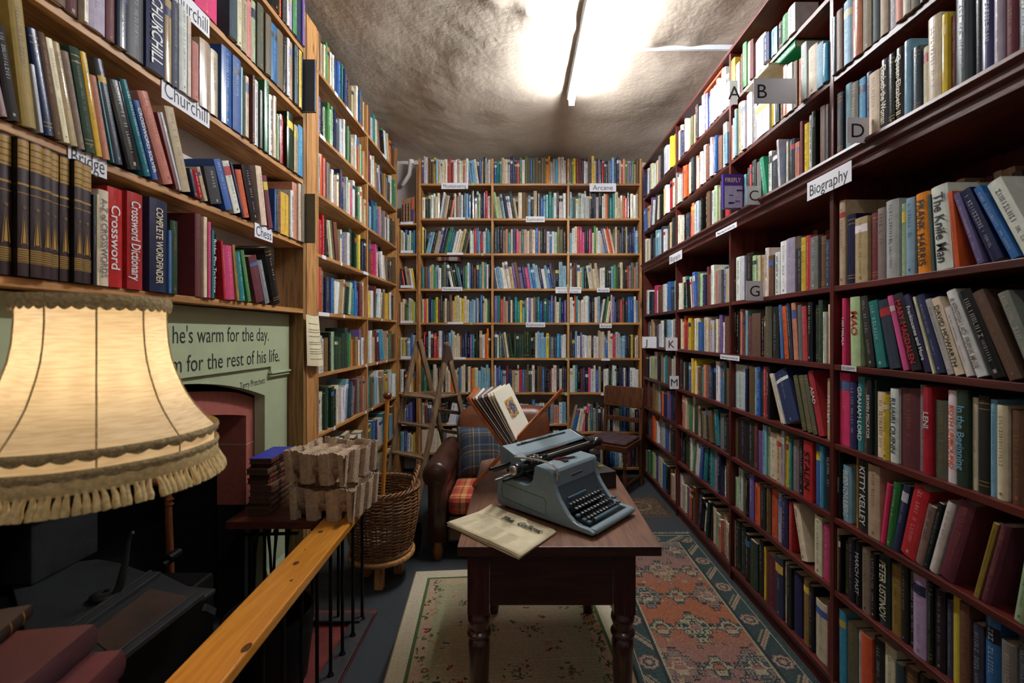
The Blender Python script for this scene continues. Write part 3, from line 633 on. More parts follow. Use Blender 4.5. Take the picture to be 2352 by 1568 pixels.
# ---- the remaining shelves, farther away: one strings of spine colours per shelf and bay
def shelf_string(side, plane, c0, c1, zb, zmax, st, hb=.26, hv=.04, d=.15):
    """c0..c1 run from picture left to right along the wall"""
    rng = random.Random(int(zb*1000)+int(c0*777)+ord(side))
    toks = []; lean = 0; auto = rng.random() if not any(q in st for q in '<>^') else 1
    for chh in st:
        if chh == ' ': continue
        if chh in '<>^/': lean = {'<': .16, '>': -.22, '^': 0, '/': .1}[chh]; continue
        toks.append((chh, lean))
    if auto < .45 and len(toks) > 12:      # a short run of books has slumped
        k0 = rng.randrange(3, len(toks)-7); sg = rng.choice((.14, .2, -.15)); toks = [(c_, sg if k0 <= i_ < k0+5 else l_) for i_, (c_, l_) in enumerate(toks)]
    ws = []
    for chh, l in toks: ws.append(rng.uniform(.65, 1.35)/(math.cos(l)))
    tot = abs(c1-c0)-.012; k = tot/sum(ws); sgn = 1 if c1 > c0 else -1; pos = c0+sgn*.006
    for (chh, l), wv in zip(toks, ws):
        t = wv*k*math.cos(l)*.96
        h = hb-.012+rng.choice((rng.uniform(-hv, hv), rng.uniform(-hv*1.5, hv*1.3)))+(0.02 if chh.isupper() else 0); h = min(h, zmax-zb-.012)
        if l: h = min(h, (zmax-zb-.014)*.96)
        a = l+rng.uniform(-.01, .01) if l else 0
        if side == 'B': loc = (pos, plane+rng.uniform(-.003, .022), zb+.0006)
        else: loc = (plane+(rng.uniform(-.004, .022)*(1 if side == 'R' else -1)), pos, zb+.0006)
        Lm = Matrix.Rotation(-a, 4, 'Y') if a >= 0 else Matrix.Translation((t, 0, 0)) @ Matrix.Rotation(-a, 4, 'Y') @ Matrix.Translation((-t, 0, 0))
        stuff.xf = Matrix.Translation(loc) @ Matrix.Rotation(ROT[side], 4, 'Z') @ Lm
        if chh not in PAL: chh = chh.lower()
        if rng.random() < .12: chh = rng.choice('wckexnbt')
        col, rough, rect, band, arc = book_geo(stuff, stuff, t, h, min(d, h*.68), chh, rng, 3, soft=(t < .014), pm=1)
        pseudo(rect, band, t, h, chh, rng, False)
        pos += sgn*wv*k
def S(side, plane, c0, c1, Z, i, st, top=None, **k):
    zs = sorted(Z); zm = (zs[i+1]-.022) if i+1 < len(zs) else top
    shelf_string(side, plane, c0, c1, zs[i], zm, st, **k)
B1, B2, B3, B4 = BXs
yb = YBF+.012
BACK = {8: ('v i W x x x Y s e w c c u r u r w w c w c u w V s s s c b e k i w w', 'm t t e w i N N n r g w F f S f f f f f O O i s B c w w', 'a g y m m e w i x e y e k v k r k z a b s z n c r u g b v g e O'),
 7: ('c k d w w c c w s e k o g c h c w k s b d e i l n n r w', '<f l e s k w d e ^d x x s b e k b s b e t w k w w', 's z f w l w i i k k n i k w m o d t t c c e o r k c w e'),
 6: ('y d >s s k i i n n d g t t t c w c e d f k ^k w w r b s r w s t t', 'z z k h u t c z p u t e c h c b e k k w b v l f f k', 's w c r p p k c p m c g s w e s v c o r c c w z n k n k n n b s'),
 5: ('t m b e l g s w d f e l w d d z t n g w b k x w t e t w k', '<z w s w w c e v x v n p s b s i n w s b n ^z s s', 'w x m k c e e k d w c e c k w w d k k s g d k c k k r a f u a'),
 4: ('l P y u b g y m k f f f f e y c c y c c s s i z b n b e c g d', 'v k r e e z m k t t y s w w v c h k t g k k d b b n e c g n v', 'w w o x w v w c w s k k c s k r g c n b v b k k r f k k b b b w s'),
 3: ('k r k w k r r w v n k s s c c c c x n n k v k k k k g w o O k', 'z w g n e c d d d d d d d d d k k c s s s s y z a s B b w w', 'k b s w v s w w c k w w w c c s b c w r i i s s n k k y k c c'),
 2: ('t g d d k c k c k c c o c c w c c k c o y g s s s s s', 'w v b s i m n e c c r g f f d w k x x b t k m w c k w k n', 'w w h k m n k p w w b e k w w b g w w k n w w k k w w w'),
 1: ('i m z i d k d k >w w s b n ^k d k d a x m', 'x x c l h e t w w i s w z a u u s', ''),
 0: ('c c c c c c c c c c c c c c', 't n w z b k s n k d w e', '')}
for i, (a, b_, c_) in BACK.items():
    for (x0, x1, st) in ((B1+.013, B2-.013, a), (B2+.013, B3-.013, b_), (B3+.013, B4-.013, c_)):
        if not st: continue
        zm = sorted(BZ)[i+1]-.022 if i < 8 else 3.35
        shelf_string('B', yb, x0, x1, sorted(BZ)[i], zm, st, hb=.262 if i > 1 else .235, hv=.03)
shelf_string('B', yb, B3+.013, B4-.013, .452, .82, '>e x c c >p ^k k f a z k k w w k w c t b b l c n', hb=.25, hv=.04)
shelf_string('B', yb, B3+.013, B4-.013, .082, .42, 'k t t b w c x n d k z t b s w c m k x', hb=.25, hv=.03)
NB = ['s b w c y', 'x h b v n', 'w k m r y x', 'w y c s b w', 'c c x g w c y l', '<k k r k h e w y', 'c c k l c t t b']
for i, st in enumerate(NB): shelf_string('B', yb+.01, -1.262, -1.088, NZ[i], NZ[i+1]-.022, st, hb=.23, hv=.03)
F1 = ['m g y w <s k e x k a', 'w c d d d k k w w s z a m a x u h', 'i c x k l e d d d d g g o q c v w w', 'r q q n x m c w e k d l e t a b m x x e', 'r r k k e l t k k i a w d d g y x e w',
      'i e o u h e w c f n n a i c m p w d g c c e e', 'v v l g l g n k i w w d g d f e w e o b l g u', 'x e c g q w m w u x t z n n x e e c k b v x h']
F2 = ['f l b n w t t s x', 'x x h s B c h e y k z l w', 'i w e x m m B B l e g d x x f', 'y y w m t w c d h e y r c w n d', 'z p u r p c h a w z c h k x d x', 'z s n t k v u b h w c k e f d x',
      'h m x w w e q b e n q a a i w g t', 'x e i t c h k g w e o d x']
for i in range(8):
    zm = LFZ[i+1]-.022 if i < 7 else 3.40
    shelf_string('L', XLF-.004, 2.873, 3.777, LFZ[i], zm, F1[i], hb=.262, hv=.035)
    shelf_string('L', XLF-.004, 3.803, 4.665, LFZ[i], zm, F2[i], hb=.262, hv=.035)
shelf_string('L', XLF-.004, 2.873, 4.665, .08, .42, 'x k c c w d n x m k w k t g k b n x w c k k d z c e x', hb=.27, hv=.03)
T3 = {('l', 0): ('w e c b o k x n k w d k c l u e w i', 'c g z l v w c b k x e w'), ('l', 1): ('k k d d w g w w b t k t a n w x', 'g v r o w i i w c k d'), ('l', 2): ('a u e g c d z k h k x q a k i', 'x m q q i d o r v c k'),
      ('l', 3): ('k e k b n y y c x s t u z n k w n t d x', 'k w l c k h w k b w c k'), ('l', 4): ('c c o r w y k c c b w c i z s v w x a', 'a c e y b w w k s w e b'), ('l', 5): ('w c k l k w r w b f l n m x w u a b e w', 'w n d P w x x w b n l'),
      ('u', 0): ('w c x k z o u w i z k k w i l c r r', 'w c k z s s c z w k e k'), ('u', 1): ('h c w p r o o k c w u c o w w v w w w b x w s', 'b b e v w k x c k b y w r r c'), ('u', 2): ('c w z n k w w e f e o k w w v b w w w w w w', 'n w k k c c h k x i w y y')}
for (q, i), (a, b_) in T3.items():
    Z = RZ if q == 'l' else RU
    zm = (Z[i+1]-.022) if i+1 < len(Z) else (2.08 if q == 'l' else 3.13)
    pl = PW if q == 'l' else PU
    shelf_string('R', pl, RY[3]-.013, RY[2]+.013, Z[i], zm, a, hb=.245, hv=.03)
    shelf_string('R', pl, RY[4]-.013, RY[3]+.013, Z[i], zm, b_, hb=.245, hv=.03)
for key, z_, pl_ in [('R'+q, zz, PW) for q, zz in zip('cdefgh', RZ[::-1])]+[('Ra', RU[1], PU), ('Rb', RU[0], PU)]:
    ed = -max(p['b'] for p in PLACED if p['key'] == key)
    if ed-RY[0] > .06: shelf_string('R', pl_, ed-.01, RY[0]+.013, z_, z_+.3, 'k w m h n e x d c'[:max(3, int((ed-RY[0])/.035)*2)], hb=.235, hv=.03)
# second rows standing behind the front ones in the deep lower bays
for i, z0 in ((5, 1.72), (4, 1.345), (3, 1.03), (2, .735)):
    for a, b_ in ((RY[1], RY[0]), (RY[2], RY[1]), (RY[3], RY[2])):
        rr = random.Random(i*7+int(a*10)); st = ' '.join(rr.choice('eexhcckqexnme') for _ in range(26))
        shelf_string('R', XRF+.235, a-.013, b_+.013, z0 if i == 5 else z0, min(z0+.30, 2.06), st, hb=.25 if i == 5 else .24, hv=.03, d=.14)
for a, b_ in zip(RY[:-1], RY[1:]): part('riser', M['mah_y'], XRF+.225, XR-.035, a+.0115, b_-.0115, RZ[5]+.0002, 1.7195, 0)
stuff.xf = None
so = stuff.build('shelved_books', [M['book'], M['pages']])
tag(so, 'hundreds of assorted smaller and farther books packing the shelves on all three walls', 'books', kind='stuff')
# ------------------------------------------------------------------ signs and cards
def sign(side, plane, bx, body, label, group=None, name='shelf_label', slope=True, h=None, cat='label', fs=.62, tw=.86):
    x0, x1, y0, y1 = bx                       # picture box: left, right; top and bottom taken at the middle
    m = MB()
    if side == 'B':
        Ya = plane; a = at(x0, y0, Ya); b = at(x1, y1, Ya); W = b.x-a.x; Hh = a.z-b.z; L = Vector(((a.x+b.x)/2, plane-.0015, (a.z+b.z)/2)); rz = 0
    else:
        Ya, Yb = Yof(x0, plane), Yof(x1, plane); Ym = Yof((x0+x1)/2, plane); W = abs(Ya-Yb); zc = H0+(VY-(y0+y1)/2)/F0*Ym
        Hh = h or (y1-y0)/F0*Ym; L = Vector((plane+(-.0015 if side == 'R' else .0015), (Ya+Yb)/2, zc)); rz = ROT[side]
    o = thing(name, label, cat, L, rz, group)
    m.box(-W/2, W/2, -.0006, .0006, -Hh/2, Hh/2); m.build('card', M['white_paper'], o)
    if body:
        m = MB()
        if isinstance(body, list):
            n = len(body)
            for k, b_ in enumerate(body): m.text(b_, (0, -.0011, Hh*(.5-(k+.5)/n)), (1, 0, 0), (0, 0, 1), w=W*.92, h=Hh/n*.5)
        else: m.text(body, (0, -.0011, 0), (1, 0, 0), (0, 0, 1), w=W*tw, h=Hh*fs)
        m.build('lettering', M['ink'], o)
    return o
sign('R', XRF-.021, (1855, 1957, 393, 440), 'Biography', 'large white Biography sign on the cornice of the right bookcase', 'section signs on the right bookcase', h=.078)
sign('R', XRF-.021, (1538, 1567, 579, 602), 'Biography', 'small white Biography sign farther along the right cornice', 'section signs on the right bookcase', h=.07)
sign('R', XRF-.021, (1645, 1693, 518, 536), 'Please keep the shelves tidy', 'thin white strip of small print on the right cornice between the two Biography signs', 'section signs on the right bookcase', h=.03, fs=.5)
sign('R', XRF-.001, (1655, 1699, 816, 826), 'Please keep the shelves tidy', 'thin white strip of small print on a lower right shelf below the B card', 'section signs on the right bookcase', h=.028, fs=.5)
sign('R', XRF-.001, (1934, 1968, 841, 850), 'BIOGRAPHY', 'tiny pale BIOGRAPHY label under the magenta book on the right bookcase', 'section signs on the right bookcase', h=.02)
sign('L', XLF+.001, (370, 480, 205, 262), 'Churchill', 'white Churchill sign lower of the two, curling off the left shelf', 'section signs on the left shelves', h=.085, fs=.7, tw=.9)
sign('L', XLF+.001, (382, 480, -12, 46), 'Churchill', 'white Churchill sign at the top edge of the photo on the left shelf', 'section signs on the left shelves', h=.085, fs=.7, tw=.9)
sign('L', XLF+.001, (155, 244, 352, 385), 'Bridge', 'white Bridge sign above the gilt antique volumes', 'section signs on the left shelves', h=.068, fs=.72)
sign('L', XLF+.001, (584, 625, 520, 549), 'Chess', 'white Chess sign on the left shelf edge', 'section signs on the left shelves', h=.068, fs=.72)
gs = 'section signs on the back bookcase'
sign('B', YBF, (1014, 1075, 420, 434), 'Mountaineering', 'topmost Mountaineering sign on the back bookcase', gs)
sign('B', YBF, (1354, 1415, 421, 440), 'Arcane', 'largest Arcane sign, on the top shelf of the back bookcase', gs)
sign('B', YBF, (1208, 1251, 497, 510), 'Exploration', 'upper Exploration sign, shiny with tape, middle of the back bookcase', gs)
sign('B', YBF, (1015, 1062, 659, 668), 'Mountaineering', 'lower Mountaineering sign, partly cut off, back bookcase', gs)
sign('B', YBF, (1276, 1335, 659, 673), ['Please do not stand on the shelves', 'Please ask for the ladder'], 'two line paper notice between the middle and right bays of the back bookcase', gs)
sign('B', YBF, (1371, 1400, 661, 671), 'Arcane', 'small Arcane sign right beside the two line notice', gs)
sign('B', YBF, (1208, 1252, 740, 751), 'Exploration', 'lower Exploration sign on the back bookcase', gs)
sign('B', YBF, (1377, 1405, 743, 753), 'Arcane', 'lowest lettered Arcane sign on the back bookcase', gs)
for x0, x1, y0, wh in ((1030, 1068, 499, 'second shelf from the top, left bay'), (1027, 1064, 580, 'third shelf from the top, left bay'), (1028, 1064, 739, 'fifth shelf, left bay'), (1042, 1070, 820, 'sixth shelf behind the ladder'), (1381, 1401, 823, 'sixth shelf, right bay'), (1380, 1412, 903, 'seventh shelf above the chair'), (1026, 1047, 970, 'shelf with the white sets behind the ladder')):
    sign('B', YBF, (x0, x1, y0, y0+5), None, 'thin blank white strip on the back bookcase, '+wh, 'blank strips on the back bookcase')
for k, y0 in enumerate((509, 575, 655, 736, 818, 971)):
    sign('B', YBF+.012, (920, 949, y0, y0+6), None, 'blank white strip on the narrow corner bookcase, %s from the top' % ['first', 'second', 'third', 'fourth', 'fifth', 'lowest, sixth'][k], 'blank strips on the corner bookcase')
green = simple('pale_green_sticker', rgb(150, 178, 140), .6)
for k, (x, y) in enumerate(((1086, 423), (1307, 421), (1077, 502), (1306, 499), (1108, 584), (1305, 580), (1076, 663), (1304, 656), (1082, 743), (1303, 743), (1302, 825), (1073, 902), (1300, 905))):
    p = at(x, y, YBF-.0045); m = MB(); m.box(p.x-.013, p.x+.013, p.y-.0004, p.y+.0004, p.z-.013, p.z+.013)
    colm = 'left' if x < 1120 else 'right'
    o = m.build('sticker', green, loc=p); tag(o, 'pale green square sticker on the back bookcase, %s in the column near its %s upright' % (['topmost', 'second', 'third', 'fourth', 'fifth', 'sixth', 'seventh'][min(6, k//2)], colm) if k < 10 else 'small pale green square sticker on the back bookcase, %s' % ['right column, second lowest', 'beside the ladder, lowest on the left', 'lowest on the right'][k-10], 'sticker', 'green stickers on the back bookcase')
# small stickers and strips on the left tall bookcase
for k, (x, y, wd) in enumerate(((772, 216, .05), (803, 252, .13), (833, 297, .03), (741, 306, .08), (833, 395, .03), (883, 364, .1), (744, 574, .06), (784, 602, .03), (840, 627, .12), (744, 722, .16), (790, 730, .03), (877, 737, .03), (841, 832, .04), (866, 830, .03), (888, 826, .03), (768, 966, .03), (840, 939, .04), (855, 933, .03))):
    Y = Yof(x, XLF); z = H0+(VY-y)/F0*Y
    zz = min([q-.011 for q in LFZ], key=lambda q: abs(q-z)); m = MB(); m.box(-wd/2, wd/2, -.0005, .0005, -.012, .012)
    o = thing('shelf_label', 'small white strip on the tall left bookcase, %s %s' % (['top', 'second', 'third', 'fourth', 'fifth', 'sixth', 'seventh', 'lowest'][7-[q-.011 for q in LFZ].index(zz)]+' shelf,', ['nearest the post', 'widest one', 'left of the divider', 'by the post', 'near the divider', 'far bay', 'beside the red book', 'under the plastic bag', 'across the divider', 'wide, just above the paper notice', 'narrow, right of the wide one', 'far bay', 'at the divider', 'middle of the far bay', 'far end', 'near bay', 'at the divider', 'right of the divider'][k]), 'label', (XLF+.0015, Y, zz), PI/2, 'white strips on the tall left bookcase')
    m.build('card', M['white_paper'], o)
# letter dividers facing the room
def divider(x0, x1, y0, y1, Xr, ltr, label, lx=.5, col=None):
    Y = Xr*F0/(x1-VX); a = at(x0, y0, Y); b = at(x1, y1, Y); W = b.x-a.x; Hh = a.z-b.z
    o = thing('divider_card', label, 'divider card', ((a.x+b.x)/2, Y, b.z), 0, 'letter divider cards on the right bookcase')
    m = MB(); m.box(-W/2, W/2, -.0008, .0008, 0, Hh); m.build('card', M['white_paper'], o)
    m = MB(); m.text(ltr, (W*(lx-.5), -.0014, Hh*.5), (1, 0, 0), (0, 0, 1), h=Hh*.58); m.build('letter', M['ink'], o)
divider(1731, 1828, 180, 238, 1.234, 'B', 'wide white divider card with the letter B sticking out of the upper right shelves', .2)
divider(1715, 1748, 427, 470, 1.232, 'C', 'white divider card with the letter C left of the emerald book')
divider(1945, 1995, 270, 328, 1.232, 'D', 'grey white divider card with the letter D on the upper near right shelf')
divider(1714, 1753, 645, 690, 1.246, 'G', 'white divider card with the letter G below the gilt black book')
divider(1475, 1508, 773, 799, 1.246, 'J', 'white divider card with the letter J at the far end of the right bookcase', .28)
divider(1529, 1556, 775, 805, 1.246, 'K', 'white divider card with the letter K beside the J card')
divider(1538, 1559, 863, 893, 1.246, 'M', 'white divider card with the letter M below the K card')
divider(1676, 1694, 185, 240, 1.225, 'A', 'white divider card with the letter A, top right shelves', .6)

# a face-out book and flat books
m = MB(); mp = MB(); rg = random.Random(4)
Yp = 1.236*F0/(1706-VX); a = at(1661, 400, Yp); b = at(1706, 503, Yp)
o = thing('book', 'purple and lilac paperback turned cover outward beside the C card', 'book', (a.x, Yp, RU[0]+.001), 0, 'books turned cover outward')
W = b.x-a.x; Hh = a.z-RU[0]
m.box(0, W, 0, .022, 0, Hh, 0, (*rgb(72, 44, 140), .3)); m.box(.008, W-.002, -.0008, 0, Hh*.02, Hh*.66, 0, (*rgb(176, 170, 206), .3))
for k in range(7):
    x = .02+rg.random()*(W-.05); z = Hh*(.1+.5*rg.random()); m.box(x, x+.05*rg.random()+.01, -.0016, -.0009, z, z+.006, 0, (*rgb(80, 56, 130), .3))
m.build('cover', M['book'], o)
m = MB(); m.text('FIREFLY', (W*.5, -.0014, Hh*.83), (1, 0, 0), (0, 0, 1), w=W*.8, h=Hh*.13, bold=.01); m.build('title', simple('orange_cream_ink', rgb(238, 206, 160), .5), o)
def flatbook(name, label, p, L, Wd, t, rz, ch, group, seed=1, pitch=0, mt=None, spcol=None):
    """book lying on its side: spine along local y at x=0 facing -x"""
    mc, mp = MB(), MB(); rng = random.Random(seed)
    X = Matrix(((0, 1, 0, 0), (0, 0, 1, 0), (1, 0, 0, 0), (0, 0, 0, 1)))  # book x->z, y->x, z->y
    mc.xf = X; mp.xf = X
    col, rough, rect, band, arc = book_geo(mc, mp, t, L, Wd, ch, rng, 6)
    if mt != 'plain':
        for z in (.12, .28, .5, .72, .88): band(L*z, L*z+.003, (*rgb(150, 112, 56), .4), .0008)
        band(L*.55, L*.68, (*rgb(40, 22, 18), .5), .0006)
    if spcol: band(.002, L-.002, (*spcol, .5), .0004)
    ob = mc.build(name, M['book']); ob.location = p; ob.rotation_euler = (0, pitch, rz); mp.build('page_block', M['oldpages'] if name == 'antique_book' else M['pages'], ob)
    return tag(ob, label, 'book', group)
flatbook('book', 'green EDMUND BLUNDEN book lying flat on top of the upper right row', (1.252, 2.09, 2.778), .27, .15, .034, 0, 'E', None, 3, 0, 'plain')
m = MB(); m.text('EDMUND BLUNDEN', (1.2512, 2.225, 2.795), (0, -1, 0), (0, 0, 1), w=.22, h=.016, bold=.01)
o = bpy.data.objects.get('book'); g_ = [q for q in C.objects if q.get('label', '').startswith('green EDMUND')][0]
tm = m.build('spine_title', M['white_paper']); tm.parent = g_; tm.matrix_parent_inverse = Matrix.Translation((-1.252, -2.09, -2.778))
flatbook('book', 'thin orange book with grey cover lying tilted on the top right row', (1.262, 2.86, 3.118), .3, .17, .018, 0, 'o', None, 6, 0, 'plain')
flatbook('book', 'cream book lying flat above the books right of the B card', (1.20, 2.22, 2.768), .24, .16, .016, 0, 'c', None, 7, 0, 'plain')
flatbook('book', 'fat antique tome lying flat on top of the mountaineering books', (-.775, YBF+.02, 2.18), .0, .0, .0, 0, 'x', None, 7) if False else None
mc, mp = MB(), MB(); X = Matrix(((0, 0, 1, 0), (0, 1, 0, 0), (-1, 0, 0, 0), (0, 0, 0, 1))); mc.xf = X; mp.xf = X
_, _, rect, band, arc = book_geo(mc, mp, .048, .24, .15, 'm', random.Random(2), 6)
band(.02, .05, (*rgb(150, 120, 70), .4)); band(.09, .095, (*rgb(150, 120, 70), .4)); band(.13, .22, (*rgb(140, 130, 128), .4))
o = mc.build('book', M['book']); o.location = (-.88, YBF+.02, 2.268); mp.build('page_block', M['pages'], o); tag(o, 'fat maroon antique book lying flat on top of the mountaineering row', 'book', 'books lying flat')
# small framed box of books in the corner
t = thing('book_box', 'small brown box with three old volumes on the corner bookcase below the pipe', 'box', (-1.17, YBF+.1, 2.611))
m = MB(); m.hexa([(-.065, -.09, 0), (.075, -.06, 0), (.075, .06, 0), (-.065, .06, 0), (-.065, -.09, .235), (.075, -.06, .285), (.075, .06, .285), (-.065, .06, .235)]); m.build('body', wood('box_brown', rgb(92, 54, 30), rgb(140, 92, 54), 'x', .5, knots=False), t)
for k in range(3):
    x = -.055+.028*k; m = MB(); m.lathe([(.013, .01), (.013, .19+.008*k)], 10, 0, (*rgb(120, 84, 48), .5), o=(x+.01, -.088+.006*k, 0)); 
    for z in (.04, .08, .13, .16): m.lathe([(.0135, z), (.0135, z+.006)], 10, 0, (*rgb(60, 36, 24), .5), o=(x+.01, -.088+.006*k, 0))
    m.build('volume', M['book'], t)
m = MB(); m.box(.035, .055, -.08, -.072, .005, .255, 0, (*rgb(206, 86, 60), .4)); m.box(.035, .055, -.081, -.08, .02, .14, 0, (*rgb(60, 60, 130), .4)); m.build('volume', M['book'], t)
# paper notice curling off the post
m = MB(); n = 10; vs = []
for j in range(n+1):
    v = j/n; yA = 725+120*v
    for i in range(7):
        u = i/6; off = .006+.035*math.sin(PI*u)*(.3+.7*v)+.02*v*u
        x0 = 696+(712-696)*v; x1 = 746+(742-746)*v; px = x0+(x1-x0)*u; Y = 2.58+.2*u
        p = Vector((XLF+.012+off, 2.66+.165*u+.015*v, 1.58-.30*v-.008*math.sin(PI*u)))
        vs.append(p)
m.add(vs, [(j*7+i, j*7+i+1, (j+1)*7+i+1, (j+1)*7+i) for j in range(n) for i in range(6)], 0, None, True)
M['notice'] = simple('aged_notice_paper', rgb(226, 214, 176), .8, var=.08, scale=20)
o = m.build('paper_notice', M['notice']); tag(o, 'curling cream typed paper notice pinned to the pine post', 'notice')
m = MB()
for k, z in enumerate((.05, .085, .10, .125, .16, .172, .20, .215, .228, .26)):
    rr = random.Random(k); v = z/.30
    for i in range(5):
        if k == 0 and i > 3: continue
        u0, u1 = (i+.6)/6, (i+1.5)/6
        pts = []
        for u in (u0, u1):
            off = .006+.035*math.sin(PI*u)*(.3+.7*v)+.02*v*u
            pts.append(Vector((XLF+.0135+off, 2.66+.165*u+.015*v, 1.58-.30*v-.008*math.sin(PI*u))))
        m.add([pts[0], pts[1], pts[1]+Vector((0, 0, .003)), pts[0]+Vector((0, 0, .003))], [(0, 1, 2, 3)])
m.build('typed_lines', simple('faded_ink', rgb(120, 112, 96), .7), o)

# ------------------------------------------------------------------ fireplace
M['sage'] = simple('sage_green_paint', rgb(172, 182, 146), .6, var=.06, scale=12)
M['terra'] = simple('terracotta_paint', rgb(168, 94, 82), .6, var=.12, scale=40)
M['soot'] = simple('soot_black', rgb(14, 13, 13), .9)
FX = -1.36
fp = thing('fireplace', 'pale green painted fireplace surround with lettering and terracotta arch', 'fireplace', (FX, 1.75, 0))
L = fp.location
def arch(y, c=1.72, hw=.705, z0=1.14, z1=1.268): return z0+(z1-z0)*(1-((y-c)/hw)**2)
Y0, Y1 = 2*1.72-2.425, 2.425
poly = [(0, .82, 1.583), (0, 2.655, 1.583), (0, 2.655, 0), (0, Y1, 0)]+[(0, Y1-(Y1-Y0)*k/20, arch(Y1-(Y1-Y0)*k/20)) for k in range(21)]+[(0, Y0, 0), (0, .82, 0)]
m = MB(); m.prism([(0, y-L.y, z) for _, y, z in poly], (-.055, 0, 0)); m.build('surround', M['sage'], fp)
m = MB()   # raised frieze board with stepped lower edge
m.prism([(.0, .83-L.y, 1.58), (0, 2.652-L.y, 1.58), (0, 2.652-L.y, 1.262), (0, 2.46-L.y, 1.262), (0, 2.46-L.y, 1.29), (0, .83-L.y, 1.29)], (.014, 0, 0)); m.build('frieze_board', M['sage'], fp, bevel=.002)
for z, dx, zz in ((1.262, .026, .012), (1.247, .018, .012), (1.236, .010, .009)):
    m = MB(); m.box(0, dx, 2.45-L.y, 2.654-L.y, z-zz, z); m.build('capital_moulding', M['sage'], fp, bevel=.003)
m = MB(); m.box(0, .012, 2.44-L.y, 2.654-L.y, 0, .17); m.prism([(0, 2.44-L.y, .17), (0, 2.44-L.y, .21), (.012, 2.44-L.y, .17)], (0, .214, 0)); m.build('plinth_block', M['sage'], fp, bevel=.002)
fm = simple('hand_painted_black', rgb(34, 34, 30), .7)
m = MB()
m.text("he's warm for the day.", (.0148, 2.437-L.y, 1.466), (0, 1, 0), (0, 0, 1), w=.672, h=.072, align='r')
m.text("and he's warm for the rest of his life.", (.0148, 2.545-L.y, 1.350), (0, 1, 0), (0, 0, 1), w=1.20, h=.072, align='r')
m.text("Terry Pratchett", (.0008, 2.425-L.y, 1.222), (0, 1, .03), (0, -.03, 1), w=.215, h=.034, align='r'); m.build('lettering', fm, fp)
# terracotta inner arch
def iarch(y): return 1.045+.075*(1-((y-1.72)/.64)**2)
outer = [(y, .60 if False else min(arch(y)-.012, 1.128+.10*(1-((y-1.72)/.765)**2))) for y in [2.485-(2.485-.955)*k/24 for k in range(25)]]
inner = [(y, iarch(y)) for y in [2.36-(2.36-1.08)*k/24 for k in range(25)]]
P = [(2.485, .585)]+outer+[(.955, .585), (1.08, .585)]+inner[::-1]+[(2.36, .585)]
m = MB(); m.prism([(-.06, y-L.y, z) for y, z in P], (-.15, 0, 0)); m.build('inner_arch', M['terra'], fp)
m = MB(); m.box(-.0595, -.0585, 2.36-L.y, 2.485-L.y, .895, .899); m.box(-.0595, -.211, 2.3590-L.y, 2.3598-L.y, .895, .899); m.build('mortar_joint', simple('mortar', rgb(190, 170, 160), .8), fp)
m = MB(); m.box(-.0615, -.3, .84-L.y, .95-L.y, 0, 1.3); m.box(-.062, -.3, 2.49-L.y, 2.64-L.y, 0, 1.15); m.box(-.615, -.215, .85-L.y, .87-L.y, 0, 1.3); m.box(-.635, -.615, .85-L.y, 2.64-L.y, 0, 1.5); m.box(-.615, -.22, 2.50-L.y, 2.52-L.y, 0, 1.3); m.box(-.615, -.22, .85-L.y, 2.52-L.y, 1.3, 1.33)
m.box(-.07, -.21, 2.365-L.y, 2.50-L.y, 0, .58); m.build('firebox', M['soot'], fp)
# wall beside/behind the firebox is opened by building the breast from pieces
slab('trim_2', XL, XB+.075, YF, .80, 0, 1.599, M['wallp'])
# ------------------------------------------------------------------ stove
M['steel'] = simple('dull_dark_steel', rgb(42, 44, 46), .6, .4, var=.25, scale=30)
M['rust'] = simple('rusty_pan', rgb(52, 32, 20), .8, .2, var=.7, scale=9)
st = thing('stove', 'dark grey cast iron stove with flat top plate and flue in the fireplace', 'stove', (-1.4, 1.5, 0))
L = st.location
def sp(px, py, z):
    Y = (H0-z)*F0/(py-VY); return Vector(((px-VX)/F0*Y-L.x, Y-L.y, z))
zt = .60
plate = [sp(60, 1462, zt), sp(20, 1320, zt), sp(150, 1292, zt), sp(225, 1283, zt), sp(275, 1292, zt), sp(335, 1313, zt), sp(360, 1310, zt), sp(430, 1345, zt), sp(496, 1351, zt), sp(440, 1390, zt), sp(285, 1490, zt), sp(180, 1545, zt)]
m = MB(); m.prism([p-Vector((0, 0, .014)) for p in plate], (0, 0, .014)); m.build('top_plate', M['steel'], st, bevel=.003)
m = MB(); m.box(-.50, .26, -.42, .20, .04, zt-.016); m.build('body', M['iron'], st, bevel=.01)
for x in (-.42, .2):
    for y in (-.36, .14):
        m = MB(); m.lathe([(.02, 0), (.03, .04)], 10, o=(x, y, 0)); m.build('leg', M['iron'], st)
def rail_(a, b, wd, name='rail'):
    m = MB(); m.bar(a+Vector((0, 0, .008)), b+Vector((0, 0, .008)), wd, .016, (1, 0, 0)); m.bar(a+Vector((-wd*.3, 0, .018)), b+Vector((-wd*.3, 0, .018)), wd*.25, .008, (1, 0, 0)); m.build(name, M['steel'], st, bevel=.002)
rail_(sp(165, 1455, zt), sp(355, 1322, zt), .045); rail_(sp(255, 1530, zt), sp(458, 1372, zt), .035)
a_, b_, c_, d_ = sp(205, 1462, zt), sp(345, 1352, zt), sp(432, 1372, zt), sp(262, 1508, zt)
m = MB(); m.add([p+Vector((0, 0, .0025)) for p in (a_, b_, c_, d_)], [(0, 1, 2, 3)]); m.build('grate_pan', M['rust'], st)
m = MB(); p0 = sp(245, 1372, zt)+Vector((0, 0, .006)); m.lathe([(.04, 0), (.045, .008), (.02, .016)], 16, o=p0); m.lathe([(.009, .014), (.009, .026)], 10, o=p0+Vector((.005, 0, 0)))
m.build('damper_boss', M['steel'], st)
m = MB(); Yl = 1.47
